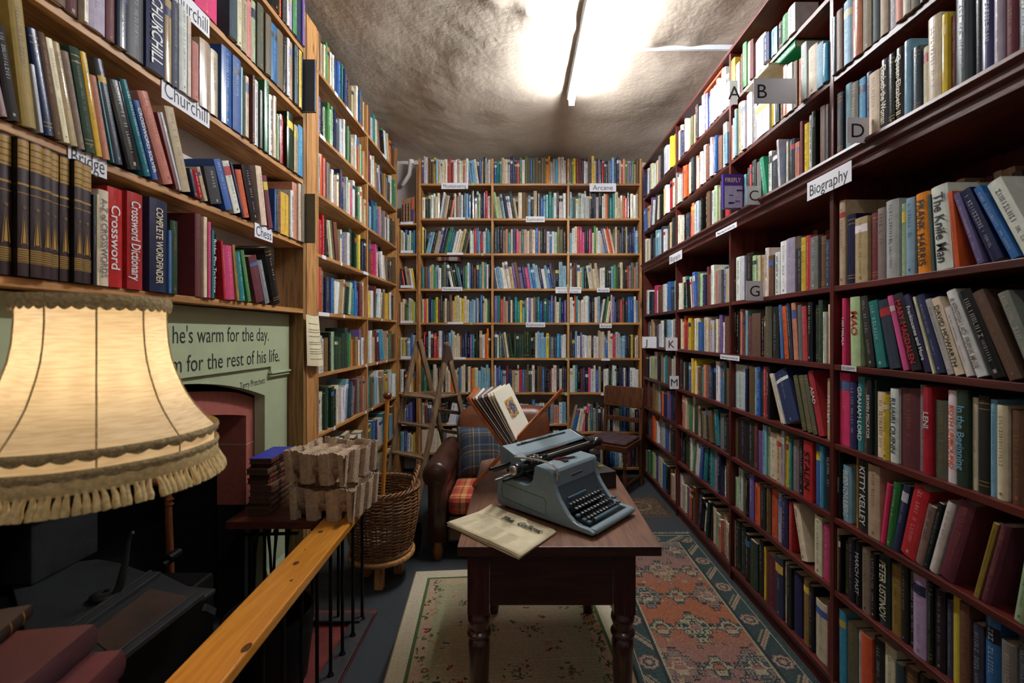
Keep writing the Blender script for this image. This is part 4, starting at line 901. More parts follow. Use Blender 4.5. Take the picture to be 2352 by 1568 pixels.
q = [(262, 1370, .012), (276, 1345, .013), (288, 1290, .009), (294, 1250, .006), (300, 1225, .005), (306, 1222, .006)]
Y_ = (p0.y+L.y); pts = [Vector(((x-VX)/F0*Y_-L.x, Y_-L.y, H0-(y-VY)/F0*Y_)) for x, y, r in q]; m.tube(pts, [r for _, _, r in q], 8); m.build('lever', M['steel'], st)
m = MB(); Yf = 1.70; fx = (158-VX)/F0*Yf-L.x; m.box(fx-.36, fx, Yf-.13-L.y, Yf+.12-L.y, zt, 1.18); m.build('flue_box', M['steel'], st, bevel=.008)
m = MB(); m.lathe([(.012, 0), (.012, .05)], 10, o=sp(372, 1310, zt)+Vector((0, 0, .018)), axis='y'); m.lathe([(.018, .045), (.018, .10)], 12, o=sp(372, 1310, zt)+Vector((0, -.02, .028)), axis='y'); m.build('door_knob', M['iron'], st)
m = MB(); m.bar(sp(470, 1380, zt)+Vector((0, 0, -.02)), sp(492, 1405, zt-.07), .02, .01); m.build('catch', M['steel'], st)
# walking stick behind the stove
m = MB(); pts = [at(393, 1345, 1.84), at(390, 1260, 1.84), at(387, 1180, 1.84), at(386, 1140, 1.84), at(380, 1118, 1.84), at(360, 1108, 1.83), at(335, 1112, 1.82), at(318, 1122, 1.81)]
p = pts[0].copy(); p.z = .01; m.tube([p]+pts, .013, 10); 
for z in (.78, .80, .83): m.lathe([(.0155, 0), (.0155, .005)], 10, o=(at(389, 1200, 1.84).x, 1.84, z))
tag(m.build('walking_stick', wood('cane_brown', rgb(70, 36, 18), rgb(120, 66, 34), 'z', .4, knots=False)), 'brown crook handled walking stick upright beside the stove', 'walking stick')
# hearth
M['redtile'] = simple('red_painted_stone', rgb(112, 44, 40), .5, var=.3, scale=8, bump=.2, bscale=30)
M['kerb'] = simple('worn_black_kerb', rgb(46, 44, 46), .55, var=.4, scale=25)
m = MB(); m.box(-1.30, -.755, .3, 2.40, 0, .018); o = m.build('hearth_slab', M['redtile'], bevel=.004); struct(o); o.name = 'trim_3'
M['knot'] = simple('dark_knot', rgb(92, 50, 22), .4, var=.4, scale=120)
# ------------------------------------------------------------------ fender railing
fr = thing('railing', 'black iron hearth railing with a wide varnished pine handrail', 'railing', (-.80, 2.3, 0))
L = fr.location; zt = .605
m = MB()
for a, b in (((-.926, 2.30), (-.786, 2.30)),): pass
nr = [(-.688-.0375*0, .55)]
def rx(y): return -.786+(.046/1.17)*(2.30-y)
yA, yB = .55, 2.305
wL = .146
m.hexa([(rx(yA)-wL-L.x, yA-L.y, zt-.036), (rx(yA)-L.x, yA-L.y, zt-.036), (rx(yB)-L.x, yB-L.y, zt-.036), (rx(yB)-wL-L.x, yB-L.y, zt-.036),
        (rx(yA)-wL-L.x, yA-L.y, zt), (rx(yA)-L.x, yA-L.y, zt), (rx(yB)-L.x, yB-L.y, zt), (rx(yB)-wL-L.x, yB-L.y, zt)]); m.build('handrail', M['rail'], fr, bevel=.006)
for kx, ky, ra, rb in ((736, 1221, .013, .010), (680, 1293, .015, .010), (669, 1333, .007, .005), (566, 1487, .02, .011), (700, 1262, .005, .003)):
    Yk = (H0-zt)*F0/(ky-VY); Xk = (kx-VX)/F0*Yk; m = MB()
    m.add([(Xk-L.x+rb*math.cos(2*PI*i/16), Yk-L.y+ra*math.sin(2*PI*i/16), zt+.0006) for i in range(16)]+[(Xk-L.x+rb*.55*math.cos(2*PI*i/16), Yk-L.y+ra*.55*math.sin(2*PI*i/16), zt+.0009) for i in range(16)], [tuple(range(16)), tuple(range(16, 32))]); m.build('knot', M['knot'], fr)
m = MB(); m.box(-1.36-L.x, -.935-L.x, 2.10-L.y, 2.42-L.y, zt-.036, zt); m.build('return_shelf', wood('dark_red_wood', rgb(60, 28, 18), rgb(96, 48, 30), 'x', .45, knots=False), fr, bevel=.004)
m = MB(); m.box(-.85-L.x, -.755-L.x, .55-L.y, 2.355-L.y, .018, .034); m.build('kerb', M['kerb'], fr, bevel=.003)
m = MB(); m.box(-1.30-L.x, -.80-L.x, 2.265-L.y, 2.335-L.y, .0345, .046); m.build('kerb', M['kerb'], fr, bevel=.003)
k = 0
y = 2.30
while y > .6:
    m = MB(); m.tube([(0-.0-.0, y-L.y, .034), (0, y-L.y, zt-.037)], .0075, 8); m.lathe([(.015, .034), (.010, .046)], 8, o=(0, y-L.y, 0)); m.build('baluster', M['iron'], fr); y -= .127
for x in (-.92, -1.05, -1.18, -1.29):
    m = MB(); m.tube([(x-L.x, 2.30-L.y, .046), (x-L.x, 2.30-L.y, zt-.037)], .0075, 8); m.build('baluster', M['iron'], fr)
# fire tools
ft = thing('fire_tool_stand', 'black iron fire tool rack with hanging tongs in front of the green surround', 'fire tools', (-1.25, 2.16, 0))
L = ft.location
m = MB(); m.tube([at(555, 1228, 2.16)-L, at(684, 1224, 2.16)-L], .008, 8); m.tube([at(575, 1229, 2.16)-L, Vector((at(575, 1229, 2.16).x-L.x, 0, .019))], .009, 8); m.lathe([(.07, .0185), (.07, .028), (.02, .04)], 16, o=(at(575, 1229, 2.16).x-L.x, 0, 0)); m.build('rack', M['iron'], ft)
for i, (x, x2, yb_) in enumerate(((617, 624, 1330), (634, 628, 1330), (662, 655, 1300), (590, 583, 1350))):
    m = MB(); m.tube([at(x, 1219, 2.155)-L, at(x, 1235, 2.145)-L, at((x+x2)/2, 1270, 2.145)-L, at(x2, yb_, 2.145)-L], [.009, .008, .006, .007], 8)
    m.lathe([(.012, -.004), (.012, .004)], 10, o=at(x, 1219, 2.15)-L, axis='y'); m.build('fire_tool', M['iron'], ft)
m = MB(); m.lathe([(.15, .019), (.17, .2), (.17, .30), (.175, .305), (.165, .305), (.16, .21), (.14, .03)], 28, o=(-1.06, 1.92, 0), cap=False); m.lathe([(.0, .025), (.15, .025)], 28, o=(-1.06, 1.92, 0), cap=False)
tag(m.build('coal_bucket', M['iron']), 'round black metal coal bucket behind the railing rods', 'bucket')
# ------------------------------------------------------------------ fringed lamp
LX, LY_ = -.851, .916
M['brass'] = simple('dark_brass', rgb(120, 90, 46), .35, .9)
lp = thing('wall_lamp', 'cream fabric bell lampshade with braid and tassel fringe, glowing warmly', 'lamp', (LX, LY_, 1.2))
mt, nt, b = newmat('shade_linen'); Lk = nt.links
for n_ in list(nt.nodes):
    if n_.type == 'BSDF_PRINCIPLED': nt.nodes.remove(n_)
out = nt.nodes['Material Output']; tc = N(nt, 'ShaderNodeTexCoord'); mp_ = N(nt, 'ShaderNodeMapping'); mp_.inputs['Scale'].default_value = (16, 16, 170); Lk.new(tc.outputs['Object'], mp_.inputs['Vector'])
n1 = N(nt, 'ShaderNodeTexNoise'); n1.inputs['Scale'].default_value = 1.6; n1.inputs['Detail'].default_value = 6; Lk.new(mp_.outputs[0], n1.inputs['Vector'])
cr = N(nt, 'ShaderNodeValToRGB'); e = cr.color_ramp.elements; e[0].position = .35; e[0].color = (*rgb(226, 206, 172), 1); e[1].position = .6; e[1].color = (*rgb(244, 230, 202), 1); Lk.new(n1.outputs[0], cr.inputs[0])
df = N(nt, 'ShaderNodeBsdfDiffuse'); tr = N(nt, 'ShaderNodeBsdfTranslucent'); mx = N(nt, 'ShaderNodeMixShader'); mx.inputs[0].default_value = .42
Lk.new(cr.outputs[0], df.inputs[0]); Lk.new(cr.outputs[0], tr.inputs[0]); Lk.new(df.outputs[0], mx.inputs[1]); Lk.new(tr.outputs[0], mx.inputs[2]); Lk.new(mx.outputs[0], out.inputs[0]); M['linen'] = mt
M['braid'] = simple('braid_trim', rgb(176, 152, 108), .9, var=.35, scale=130, bump=.5, bscale=150)
M['fringe'] = simple('cream_fringe', rgb(214, 186, 130), .9, var=.3, scale=120)
prof = [(.199, .025), (.1995, .072), (.181, .094), (.162, .12), (.149, .142), (.140, .163), (.130, .19), (.122, .218), (.117, .25), (.1144, .289), (.1144, .335)]
th0 = math.atan2(-LX, LY_)      # direction back to the camera
cam_ang = math.atan2(-LY_, -LX)
m = MB(); n = 96; vs = []
for r, z in prof:
    for k in range(n):
        a = 2*PI*k/n; ph = ((a-cam_ang)/(2*PI)*10) % 1; f = 1-.035*math.sin(PI*ph)*(1 if .07 < z < .34 else .3)
        vs.append((r*f*math.cos(a), r*f*math.sin(a), z))
m.add(vs, [(i*n+k, i*n+(k+1) % n, (i+1)*n+(k+1) % n, (i+1)*n+k) for i in range(len(prof)-1) for k in range(n)], 0, None, True)
sh = m.build('lampshade', M['linen'], lp)
for k in range(10):
    a = cam_ang+2*PI*k/10; m = MB(); m.tube([(r*1.002*math.cos(a), r*1.002*math.sin(a), z) for r, z in prof], .0015, 6); m.build('seam', M['braid'], sh)
def braid(z, r, hh, amp, nm):
    m = MB(); n = 160; vs = []
    for j in range(5):
        for k in range(n):
            a = 2*PI*k/n; w_ = abs(math.sin(k*PI/4)); zz = z+hh*(j/4)-(amp*w_ if j == 0 else 0); rr = r+.003+.0035*math.sin(PI*j/4)*(.6+.4*w_)
            vs.append((rr*math.cos(a), rr*math.sin(a), zz))
    m.add(vs, [(i*n+k, i*n+(k+1) % n, (i+1)*n+(k+1) % n, (i+1)*n+k) for i in range(4) for k in range(n)], 0, None, True); m.build(nm, M['braid'], lp)
braid(.062, .1995, .014, .006, 'braid_trim'); braid(.030, .1995, .014, .005, 'braid_trim'); braid(.318, .1155, .024, .006, 'braid_trim')
m = MB(); n = 200
for j, (r, z) in enumerate(((.202, .028), (.204, .010))): pass
m.lathe([(.2025, .030), (.2045, .012), (.202, .004)], 96, cap=False)
rnd = random.Random(9)
for k in range(120):
    a = 2*PI*(k+.3*rnd.random())/120; c_, s_ = math.cos(a), math.sin(a); q = rnd.uniform(-.004, .004)
    m.tube([(.203*c_, .203*s_, .008), (.208*c_-q*s_, .208*s_+q*c_, -.006), (.213*c_-q*s_, .213*s_+q*c_, -.018), (.214*c_-q*1.5*s_, .214*s_+q*1.5*c_, -.026)], [.003, .0048, .0066, .0066], 6)
m.build('tassel_fringe', M['fringe'], lp)
m = MB(); m.tube([(0, 0, .12), (0, 0, .0), (-.03, 0, -.012), (-.3, 0, -.012), (-.504, 0, -.012)], .006, 8); m.lathe([(.04, 0), (.03, .012)], 16, o=(-.508, 0, -.012), axis='x'); m.build('bracket_arm', M['brass'], lp)
m = MB(); m.lathe([(.014, .10), (.014, .14)], 12); m.build('bulb_holder', M['brass'], lp)
mt, nt, b = newmat('lit_bulb'); b.inputs['Emission Color'].default_value = (1, .75, .42, 1); b.inputs['Emission Strength'].default_value = 6
m = MB(); m.lathe([(.010, .14), (.02, .155), (.028, .175), (.028, .19), (.018, .208), (.004, .214)], 16); bo = m.build('bulb', mt, lp); bo.visible_shadow = True
ld = bpy.data.lights.new('bulb_light', 'POINT'); ld.energy = LAMP_WATTS; ld.color = (1, .78, .50); ld.shadow_soft_size = .03
lo = bpy.data.objects.new('bulb_light', ld); C.objects.link(lo); lo.location = (LX, LY_, 1.2+.182)
# ------------------------------------------------------------------ table
M['tabletop'] = wood('worn_table_top', rgb(80, 48, 34), rgb(130, 90, 66), 'y', .42, knots=False, contrast=.8)
M['tablewood'] = wood('dark_table_wood', rgb(34, 16, 11), rgb(58, 28, 18), 'x', .35, knots=False)
M['tableleg'] = wood('dark_turned_wood', rgb(40, 16, 14), rgb(62, 26, 20), 'z', .25, knots=False, coat=.3)
ZT = .76
tb = thing('writing_table', 'dark wooden table with turned legs carrying the typewriter', 'table', (.125, 2.04, 0))
L = tb.location
m = MB(); pl = [(-.213, 1.52), (.468, 1.52), (.482, 2.33), (.43, 2.45), (.39, 2.60), (-.16, 2.60), (-.222, 2.55)]
m.prism([(x-L.x, y-L.y, ZT-.032) for x, y in pl], (0, 0, .032), ms=1); m.build('tabletop', [M['tabletop'], M['tablewood']], tb, bevel=.003)
def bxx(nm, x0, x1, y0, y1, z0, z1, mt, par, bev=.003):
    m = MB(); Lp = par.location; m.box(x0-Lp.x, x1-Lp.x, y0-Lp.y, y1-Lp.y, z0-Lp.z, z1-Lp.z); return m.build(nm, mt, par, bevel=bev)
lx0, lx1, ly0, ly1 = -.182, .388, 1.545, 2.44
bxx('apron', lx0+.075, lx1-.0755+.0, ly0+.008, ly0+.03, .545, .7275, M['tablewood'], tb); bxx('apron', lx0+.075, lx1-.0755, ly1-.03, ly1-.008, .545, .7275, M['tablewood'], tb)
bxx('apron', lx0+.008, lx0+.03, ly0+.075, ly1-.075, .545, .7275, M['tablewood'], tb); bxx('apron', lx1-.03, lx1-.008, ly0+.075, ly1-.075, .545, .7275, M['tablewood'], tb)
legprof = [(.026, 0), (.030, .03), (.036, .07), (.028, .10), (.024, .12), (.030, .16), (.034, .26), (.038, .36), (.040, .395), (.037, .410), (.030, .416), (.030, .420), (.042, .425), (.045, .432), (.042, .439), (.033, .444), (.036, .462), (.043, .480), (.041, .494), (.034, .502), (.034, .505)]
for x in (lx0+.037, lx1-.037):
    for y in (ly0+.037, ly1-.037):
        m = MB(); m.box(x-L.x-.037, x-L.x+.037, y-L.y-.037, y-L.y+.037, .515, .7278); m.lathe([(r*.95, z) for r, z in legprof]+[(.036, .515)], 24, o=(x-L.x, y-L.y, 0.007)); m.build('leg', M['tableleg'], tb, bevel=.002)
for x in (.02, .30):
    m = MB(); m.box(x-L.x-.022, x-L.x+.022, ly0+.0065-L.y-.001, ly0+.008-L.y, .732-.012, .7275); m.build('brass_plate', M['brass'], tb)
# ------------------------------------------------------------------ newspaper
M['news'] = simple('yellowed_newsprint', rgb(222, 208, 172), .85, var=.16, scale=22)
cs = [Vector((-.273, 1.685)), Vector((-.007, 1.432)), Vector((.122, 1.618)), Vector((-.120, 1.834))]   # left, near, right, far
npz = ZT+.0008
o = thing('newspaper', 'yellowed folded newspaper headed The Gallow... under the typewriter corner', 'newspaper', (-.07, 1.64, npz))
L = o.location
def npt(u, v): return cs[0]*(1-u)*(1-v)+cs[1]*u*(1-v)+cs[2]*u*v+cs[3]*(1-u)*v
m = MB(); nu, nv = 24, 12; rr = random.Random(1)
for layer in range(4):
    z0 = .0+.0042*layer; sh = layer*.006*(1 if layer % 2 else -1)
    vs = []
    for j in range(nv+1):
        for i in range(nu+1):
            u, v = i/nu, j/nv; p = npt(u+sh*.3, v+sh*.4)
            z = z0+.0035*math.sin(u*7+v*2+layer)*.4+(.012*math.exp(-((v-1)**2+(u-.0)**2)/.03) if layer > 1 else 0)
            if p.y < 1.525: z = max(z-.0*(1.525-p.y), z0)
            # fold bulges near edges
            z -= .006*max(0, (u-.93)/.07)**2*layer/3
            vs.append((p.x-L.x, p.y-L.y, z+.002))
    g = lambda i, j: j*(nu+1)+i
    b0 = len(vs); vs2 = vs+[(x, y, z-.0028) for x, y, z in vs]
    fs = [(g(i, j), g(i+1, j), g(i+1, j+1), g(i, j+1)) for j in range(nv) for i in range(nu)]+[(b0+g(i, j+1), b0+g(i+1, j+1), b0+g(i+1, j), b0+g(i, j)) for j in range(nv) for i in range(nu)]
    for i in range(nu): fs += [(g(i, 0), b0+g(i, 0), b0+g(i+1, 0), g(i+1, 0)), (g(i+1, nv), b0+g(i+1, nv), b0+g(i, nv), g(i, nv))]
    for j in range(nv): fs += [(g(nu, j), b0+g(nu, j), b0+g(nu, j+1), g(nu, j+1)), (g(0, j+1), b0+g(0, j+1), b0+g(0, j), g(0, j))]
    m.add(vs2, fs, 0, None, True)
m.build('folded_sheets', M['news'], o)
m = MB(); zt_ = .0178
rv = (cs[2]-cs[3]).normalized(); uv = Vector((-rv.y, rv.x))
if uv.dot(cs[3]-cs[0]) < 0: uv = -uv
def nl(u, v, w_, h_):
    p = npt(u, v); P = [p, p+rv*w_, p+rv*w_+uv*h_, p+uv*h_]; m.add([(q.x-L.x, q.y-L.y, zt_) for q in P], [(0, 1, 2, 3)])
for c_ in range(4):
    for k in range(13):
        if k > 8 and c_ > 1: continue
        x = .06+c_*.2; z_ = .06+k*.042
        nl(x, z_, .055*rr.uniform(.8, 1), .0014)
nl(.12, .66, .26, .0012); nl(.15, .93, .25, .0012)
m.build('small_print', simple('news_grey', rgb(128, 116, 92), .9), o)
m = MB(); p = npt(.64, .76); m.text('The  Gallow', (p.x-L.x, p.y-L.y, zt_+.0016), (rv.x, rv.y, 0), (uv.x+rv.x*.15, uv.y+rv.y*.15, 0), w=.20, h=.028, bold=.03); m.build('headline', M['ink'], o)

# ------------------------------------------------------------------ typewriter
M['tw'] = simple('blue_grey_enamel', rgb(120, 138, 146), .36, 0, var=.06, scale=60, bump=.08, bscale=900)
M['twd'] = simple('dark_enamel', rgb(70, 84, 92), .5)
M['chrome'] = simple('chrome', rgb(214, 210, 204), .28, .85)
M['blackp'] = simple('black_plastic', rgb(12, 12, 13), .3)
M['keyb'] = simple('blue_key_plastic', rgb(66, 92, 108), .35)
tw = thing('typewriter', 'blue grey wide carriage manual typewriter on the table', 'typewriter', (.25, 1.565, ZT), math.radians(48))
W_ = .30
side = [(.012, .012), (.46, .012), (.47, .02), (.47, .122), (.455, .130), (.40, .130), (.36, .122), (.32, .118), (.295, .128), (.278, .15), (.270, .198), (.262, .206), (.19, .201), (.182, .193), (.175, .150), (.165, .122), (.150, .098), (.133, .078), (.112, .055), (.09, .040), (.06, .031), (.02, .030), (.004, .024), (.002, .016)]
for a0, a1, nm in ((0, .022, 'side_panel'), (W_-.022, W_, 'side_panel')):
    m = MB(); m.prism([(a0, d, h) for d, h in side], (a1-a0, 0, 0)); q = m.build(nm, M['tw'], tw)
    bv = q.modifiers.new('b', 'BEVEL'); bv.width = .006; bv.segments = 3; bv.limit_method = 'ANGLE'; bv.angle_limit = .5
def tprism(nm, prof, a0, a1, mt, bev=.004):
    m = MB(); m.prism([(a0, d, h) for d, h in prof], (a1-a0, 0, 0)); return m.build(nm, mt, tw, bevel=bev)
# hood made in two halves round the type opening
hood = [(.176, .135), (.181, .190), (.188, .201), (.262, .206), (.268, .200), (.268, .135)]
tprism('hood', hood, .021, W_-.021, M['tw'], .005)
tprism('rear_body', [(.268, .02), (.468, .02), (.468, .115), (.268, .115)], .021, W_-.021, M['tw'])
tprism('keyboard_back', [(.150, .055), (.178, .138), (.20, .138), (.20, .03), (.150, .03)], .021, W_-.021, M['twd'])
tprism('base', [(.03, .013), (.45, .013), (.45, .020), (.03, .020)], .021, W_-.021, M['blackp'], 0)
tprism('front_lip', [(.0, .014), (.0, .024), (.006, .031), (.026, .033), (.030, .028), (.032, .014)], .015, W_-.015, M['tw'], .004)
m = MB(); m.box(.11, .19, -.0035, 0, 0, .011, 0); q = m.build('name_badge', M['chrome'], tw, bevel=.0015); q.location = (0, .1795, .155); q.rotation_euler = (math.radians(-5), 0, 0)
m = MB(); m.box(.113, .187, -.0042, -.0036, .0022, .009); q = m.build('badge_face', simple('badge_dark', rgb(66, 70, 92), .4), tw); q.location = (0, .1795, .155); q.rotation_euler = (math.radians(-5), 0, 0)
m = MB(); z = .2068
m.add([(.105, .268, z), (.125, .235, z), (.118, .212, z), (.140, .207, z), (.158, .228, z), (.205, .213, z+.0), (.210, .218, z), (.165, .246, z), (.15, .268, z)], [tuple(range(9))]); m.build('type_opening', M['blackp'], tw)
m = MB(); m.bar((.118, .252, z+.0012), (.165, .240, z+.0012), .008, .001); m.build('ribbon', simple('red_ribbon', rgb(190, 20, 26), .5), tw)
m = MB(); m.bar((.120, .258, z+.0022), (.200, .222, z+.0022), .0025, .002); m.build('ribbon_guide', M['blackp'], tw)
# outline of the service panel in the side
m = MB(); pts = [(-.0006, .44, .100), (-.0006, .44, .055), (-.0006, .432, .045), (-.0006, .222, .030), (-.0006, .212, .036), (-.0006, .212, .085), (-.0006, .222, .092), (-.0006, .43, .104), (-.0006, .44, .100)]
m.tube(pts, .0007, 4, cap=False); m.build('panel_groove', M['blackp'], tw)
m = MB(); m.box(-.0015, 0, .188, .212, .120, .1235); m.build('side_label', simple('label_pink', rgb(170, 130, 130), .5), tw)
# keys
rows_k = [('ZXCVBNM,./', .058), ('ASDFGHJKL;', .050), ('QWERTYUIOP', .044), ('1234567890-', .038)]
capm = MB(); capm.lathe([(.0085, 0), (.0088, .002), (.0082, .0042), (.0060, .0036)], 14); capm.lathe([(.0022, -.016), (.0022, 0)], 6)
for r_, (chs, a0) in enumerate(rows_k):
    d = .062+.0215*r_; h = .044+.0125*r_
    for i, ch in enumerate(chs):
        a = a0+.0205*i
        mk = MB(); mk.add(capm.v, capm.f, 0, None, True); mk.text(ch, (0, 0, .0044), (1, 0, 0), (0, 1, 0), h=.0075, m=1, bold=.02)
        q = mk.build('key', [M['blackp'], M['white_paper']], tw); q.location = (a, d, h); q.rotation_euler = (math.radians(14), 0, 0)
for (a, d, h) in ((.034, .062, .044), (.026, .084, .056), (.268, .062, .044), (.272, .084, .056), (.040, .046, .038)):
    m = MB(); m.box(-.009, .009, -.008, .008, -.004, .005); q = m.build('shift_key', M['keyb'], tw, bevel=.003); q.location = (a, d, h)
m = MB(); m.box(-.085, .085, -.0075, .0075, -.004, .006); q = m.build('space_bar', M['keyb'], tw, bevel=.004); q.location = (.155, .043, .039)
m = MB(); m.box(-.06, .06, -.005, .005, -.006, .006); q = m.build('tab_bar', M['keyb'], tw, bevel=.003); q.location = (.11, .147, .094)
# carriage
def cpart(nm, prof, a0, a1, mt, bev=.003): return tprism(nm, prof, a0, a1, mt, bev)
car = cpart('carriage', [(.305, .134), (.46, .134), (.46, .17), (.40, .195), (.375, .195), (.37, .150), (.305, .146)], .045, .525, M['blackp'])
cpart('paper_table', [(.383, .204), (.392, .214), (.405, .216), (.468, .240), (.478, .238), (.482, .205), (.47, .205), (.40, .200)], .072, .50, M['tw'])
cpart('carriage_end', [(.36, .190), (.355, .200), (.385, .214), (.405, .218), (.468, .242), (.480, .238), (.484, .170), (.45, .150), (.40, .150), (.375, .165)], .030, .0715, M['tw'])
cpart('carriage_end', [(.345, .185), (.385, .212), (.405, .216), (.468, .240), (.480, .234), (.484, .170), (.45, .150), (.37, .150)], .5005, .528, M['blackp'])
m = MB(); m.bar((.10, .450, .2365), (.44, .450, .2365), .006, .0024, (0, 1, .35)); m.build('paper_slot', M['blackp'], tw)
for a in (.13, .315): 
    m = MB(); m.bar((a, .452, .2395), (a+.03, .452, .2395), .008, .005, (0, 1, .35)); m.build('paper_stop', M['twd'], tw, bevel=.001)
m = MB(); m.lathe([(.020, .05), (.020, .525)], 24, o=(0, .345, .180), axis='x'); m.build('platen', M['blackp'], tw)
m = MB(); m.lathe([(.0038, .10), (.0038, .47)], 10, o=(0, .318, .2085), axis='x'); q = m.build('paper_bail', M['chrome'], tw)
m = MB(); m.lathe([(.0068, .105), (.0068, .135)], 12, o=(0, .318, .2085), axis='x'); m.lathe([(.0068, .45), (.0068, .48)], 12, o=(0, .318, .2085), axis='x'); m.build('bail_roller', M['blackp'], q)
m = MB(); m.lathe([(.012, -.055), (.023, -.05), (.0245, -.035), (.023, -.018), (.012, -.012), (.008, .03)], 24, o=(0, .33, .185), axis='x'); kn = m.build('platen_knob', M['blackp'], tw)
m = MB(); m.lathe([(.004, -.0585), (.015, -.058), (.0185, -.0555), (.0185, -.052)], 24, o=(0, .33, .185), axis='x'); m.build('knob_cap', M['chrome'], kn)
m = MB(); m.lathe([(.008, .52), (.020, .535), (.0245, .55), (.023, .572), (.010, .578)], 24, o=(0, .345, .185), axis='x'); m.build('platen_knob', M['blackp'], tw)
m = MB(); m.tube([(.0, .37, .218), (.005, .31, .2245), (.01, .25, .226), (.016, .215, .224)], [.0045, .004, .0035, .004], 8); m.build('return_lever', M['chrome'], tw)
m = MB(); pts = [(.016, .215, .224), (.018, .196, .219), (.020, .178, .205), (.018, .169, .185), (.013, .166, .166)]
for p0, p1 in zip(pts[:-1], pts[1:]): m.bar(p0, p1, .015, .002, (1, .2, 0))
m.build('lever_paddle', M['chrome'], tw)
for (d, h, a0, r_, mt) in ((.425, .178, -.085, .006, M['blackp']), (.44, .165, -.05, .009, M['twd']), (.395, .142, -.085, .0045, M['chrome']), (.375, .138, -.06, .006, M['blackp']), (.385, .150, -.05, .004, M['chrome'])):
    m = MB(); m.lathe([(r_, a0), (r_, .05)], 10, o=(0, d, h), axis='x'); m.build('margin_rail', mt, tw)
for k, (a, d, h) in enumerate(((.055, .34, .212), (.075, .335, .216), (.09, .33, .205), (.50, .33, .214))):
    m = MB(); m.tube([(a, d, h-.03), (a+.004, d-.004, h-.01), (a-.003, d-.012, h+.006), (a+.004, d-.02, h+.004)], .003, 6); m.lathe([(.006, 0), (.006, .005)], 10, o=(a, d, h), axis='x'); m.build('carriage_fitting', M['chrome'], tw)
for (a, d) in ((.03, .03), (.27, .03), (.03, .44), (.27, .44)):
    m = MB(); m.lathe([(.012, .0005), (.011, .0125)], 12, o=(a, d, 0)); m.build('rubber_foot', M['blackp'], tw)
# book beside the typewriter
mc, mp = MB(), MB()
t = thing('book', 'black book with yellow and white title lying on the table right of the typewriter', 'book', (.345, 2.07, ZT+.001), math.radians(20))
m = MB(); m.box(0, .10, 0, .20, 0, .075, 0, (*rgb(38, 34, 34), .35)); m.build('cover', M['book'], t, bevel=.003)
m = MB(); m.text('ROUGH', (.045, .10, .0758), (1, 0, 0), (0, 1, 0), w=.08, h=.028, bold=.03); m.build('title', simple('yellow_print', rgb(206, 198, 60), .5), t)
# ------------------------------------------------------------------ print stand
M['orangewood'] = wood('orange_oiled_wood', rgb(128, 62, 26), rgb(184, 100, 46), 'z', .4, knots=False)
M['mount'] = simple('ivory_mount_board', rgb(232, 224, 204), .8)
ps = thing('print_stand', 'folding V shaped wooden print rack on the table behind the typewriter', 'print rack', (-.03, 2.28, ZT))
L = ps.location
def P3(x, y, z): return Vector((x-L.x, y-L.y, z-L.z))
y0, y1 = 2.06, 2.50
zc_ = .935; xc = -.055
for sgn, xt, zt2, foot in ((-1, -.238, 1.185, .10), (1, .195, 1.205, -.20)):
    m = MB(); th = .014
    for ya, yb2 in ([(y0, y0+.035), (y1-.035, y1)] if sgn < 0 else [(y0+.036, y0+.075)]):     # frame sides carry on to feet on the table
        top = P3(xt, ya, zt2); hub = P3(xc, ya, zc_); d = (hub-top).normalized(); k = (0-hub.z)/d.z if d.z else 0; ft_ = hub+d*k
        n_ = Vector((d.z, 0, -d.x))*th
        if sgn > 0: ya2 = .004
        else: ya2 = 0
        w2 = yb2-ya
        for o_ in (0,):
            a, b = top, ft_
            m.hexa([a, a+n_, a+n_+Vector((0, w2, 0)), a+Vector((0, w2, 0)), b, b+n_, b+n_+Vector((0, w2, 0)), b+Vector((0, w2, 0))])
    if sgn > 0: m.build('rack_arm', M['orangewood'], ps, bevel=.002); continue
    top = P3(xt, y0+.035, zt2); hub = P3(xc, y0+.035, zc_+.02); n_ = Vector(((hub-top).normalized().z, 0, -(hub-top).normalized().x))*.008; w2 = y1-y0-.07
    m.hexa([top, top+n_, top+n_+Vector((0, w2, 0)), top+Vector((0, w2, 0)), hub, hub+n_, hub+n_+Vector((0, w2, 0)), hub+Vector((0, w2, 0))])
    m.build('rack_panel', M['orangewood'], ps, bevel=.002)
m = MB(); m.box(.195-L.x-.03, .195-L.x-.012, y0-.003-L.y, y0-L.y, 1.165-L.z, 1.19-L.z); m.build('brass_catch', M['brass'], ps)
bases = []
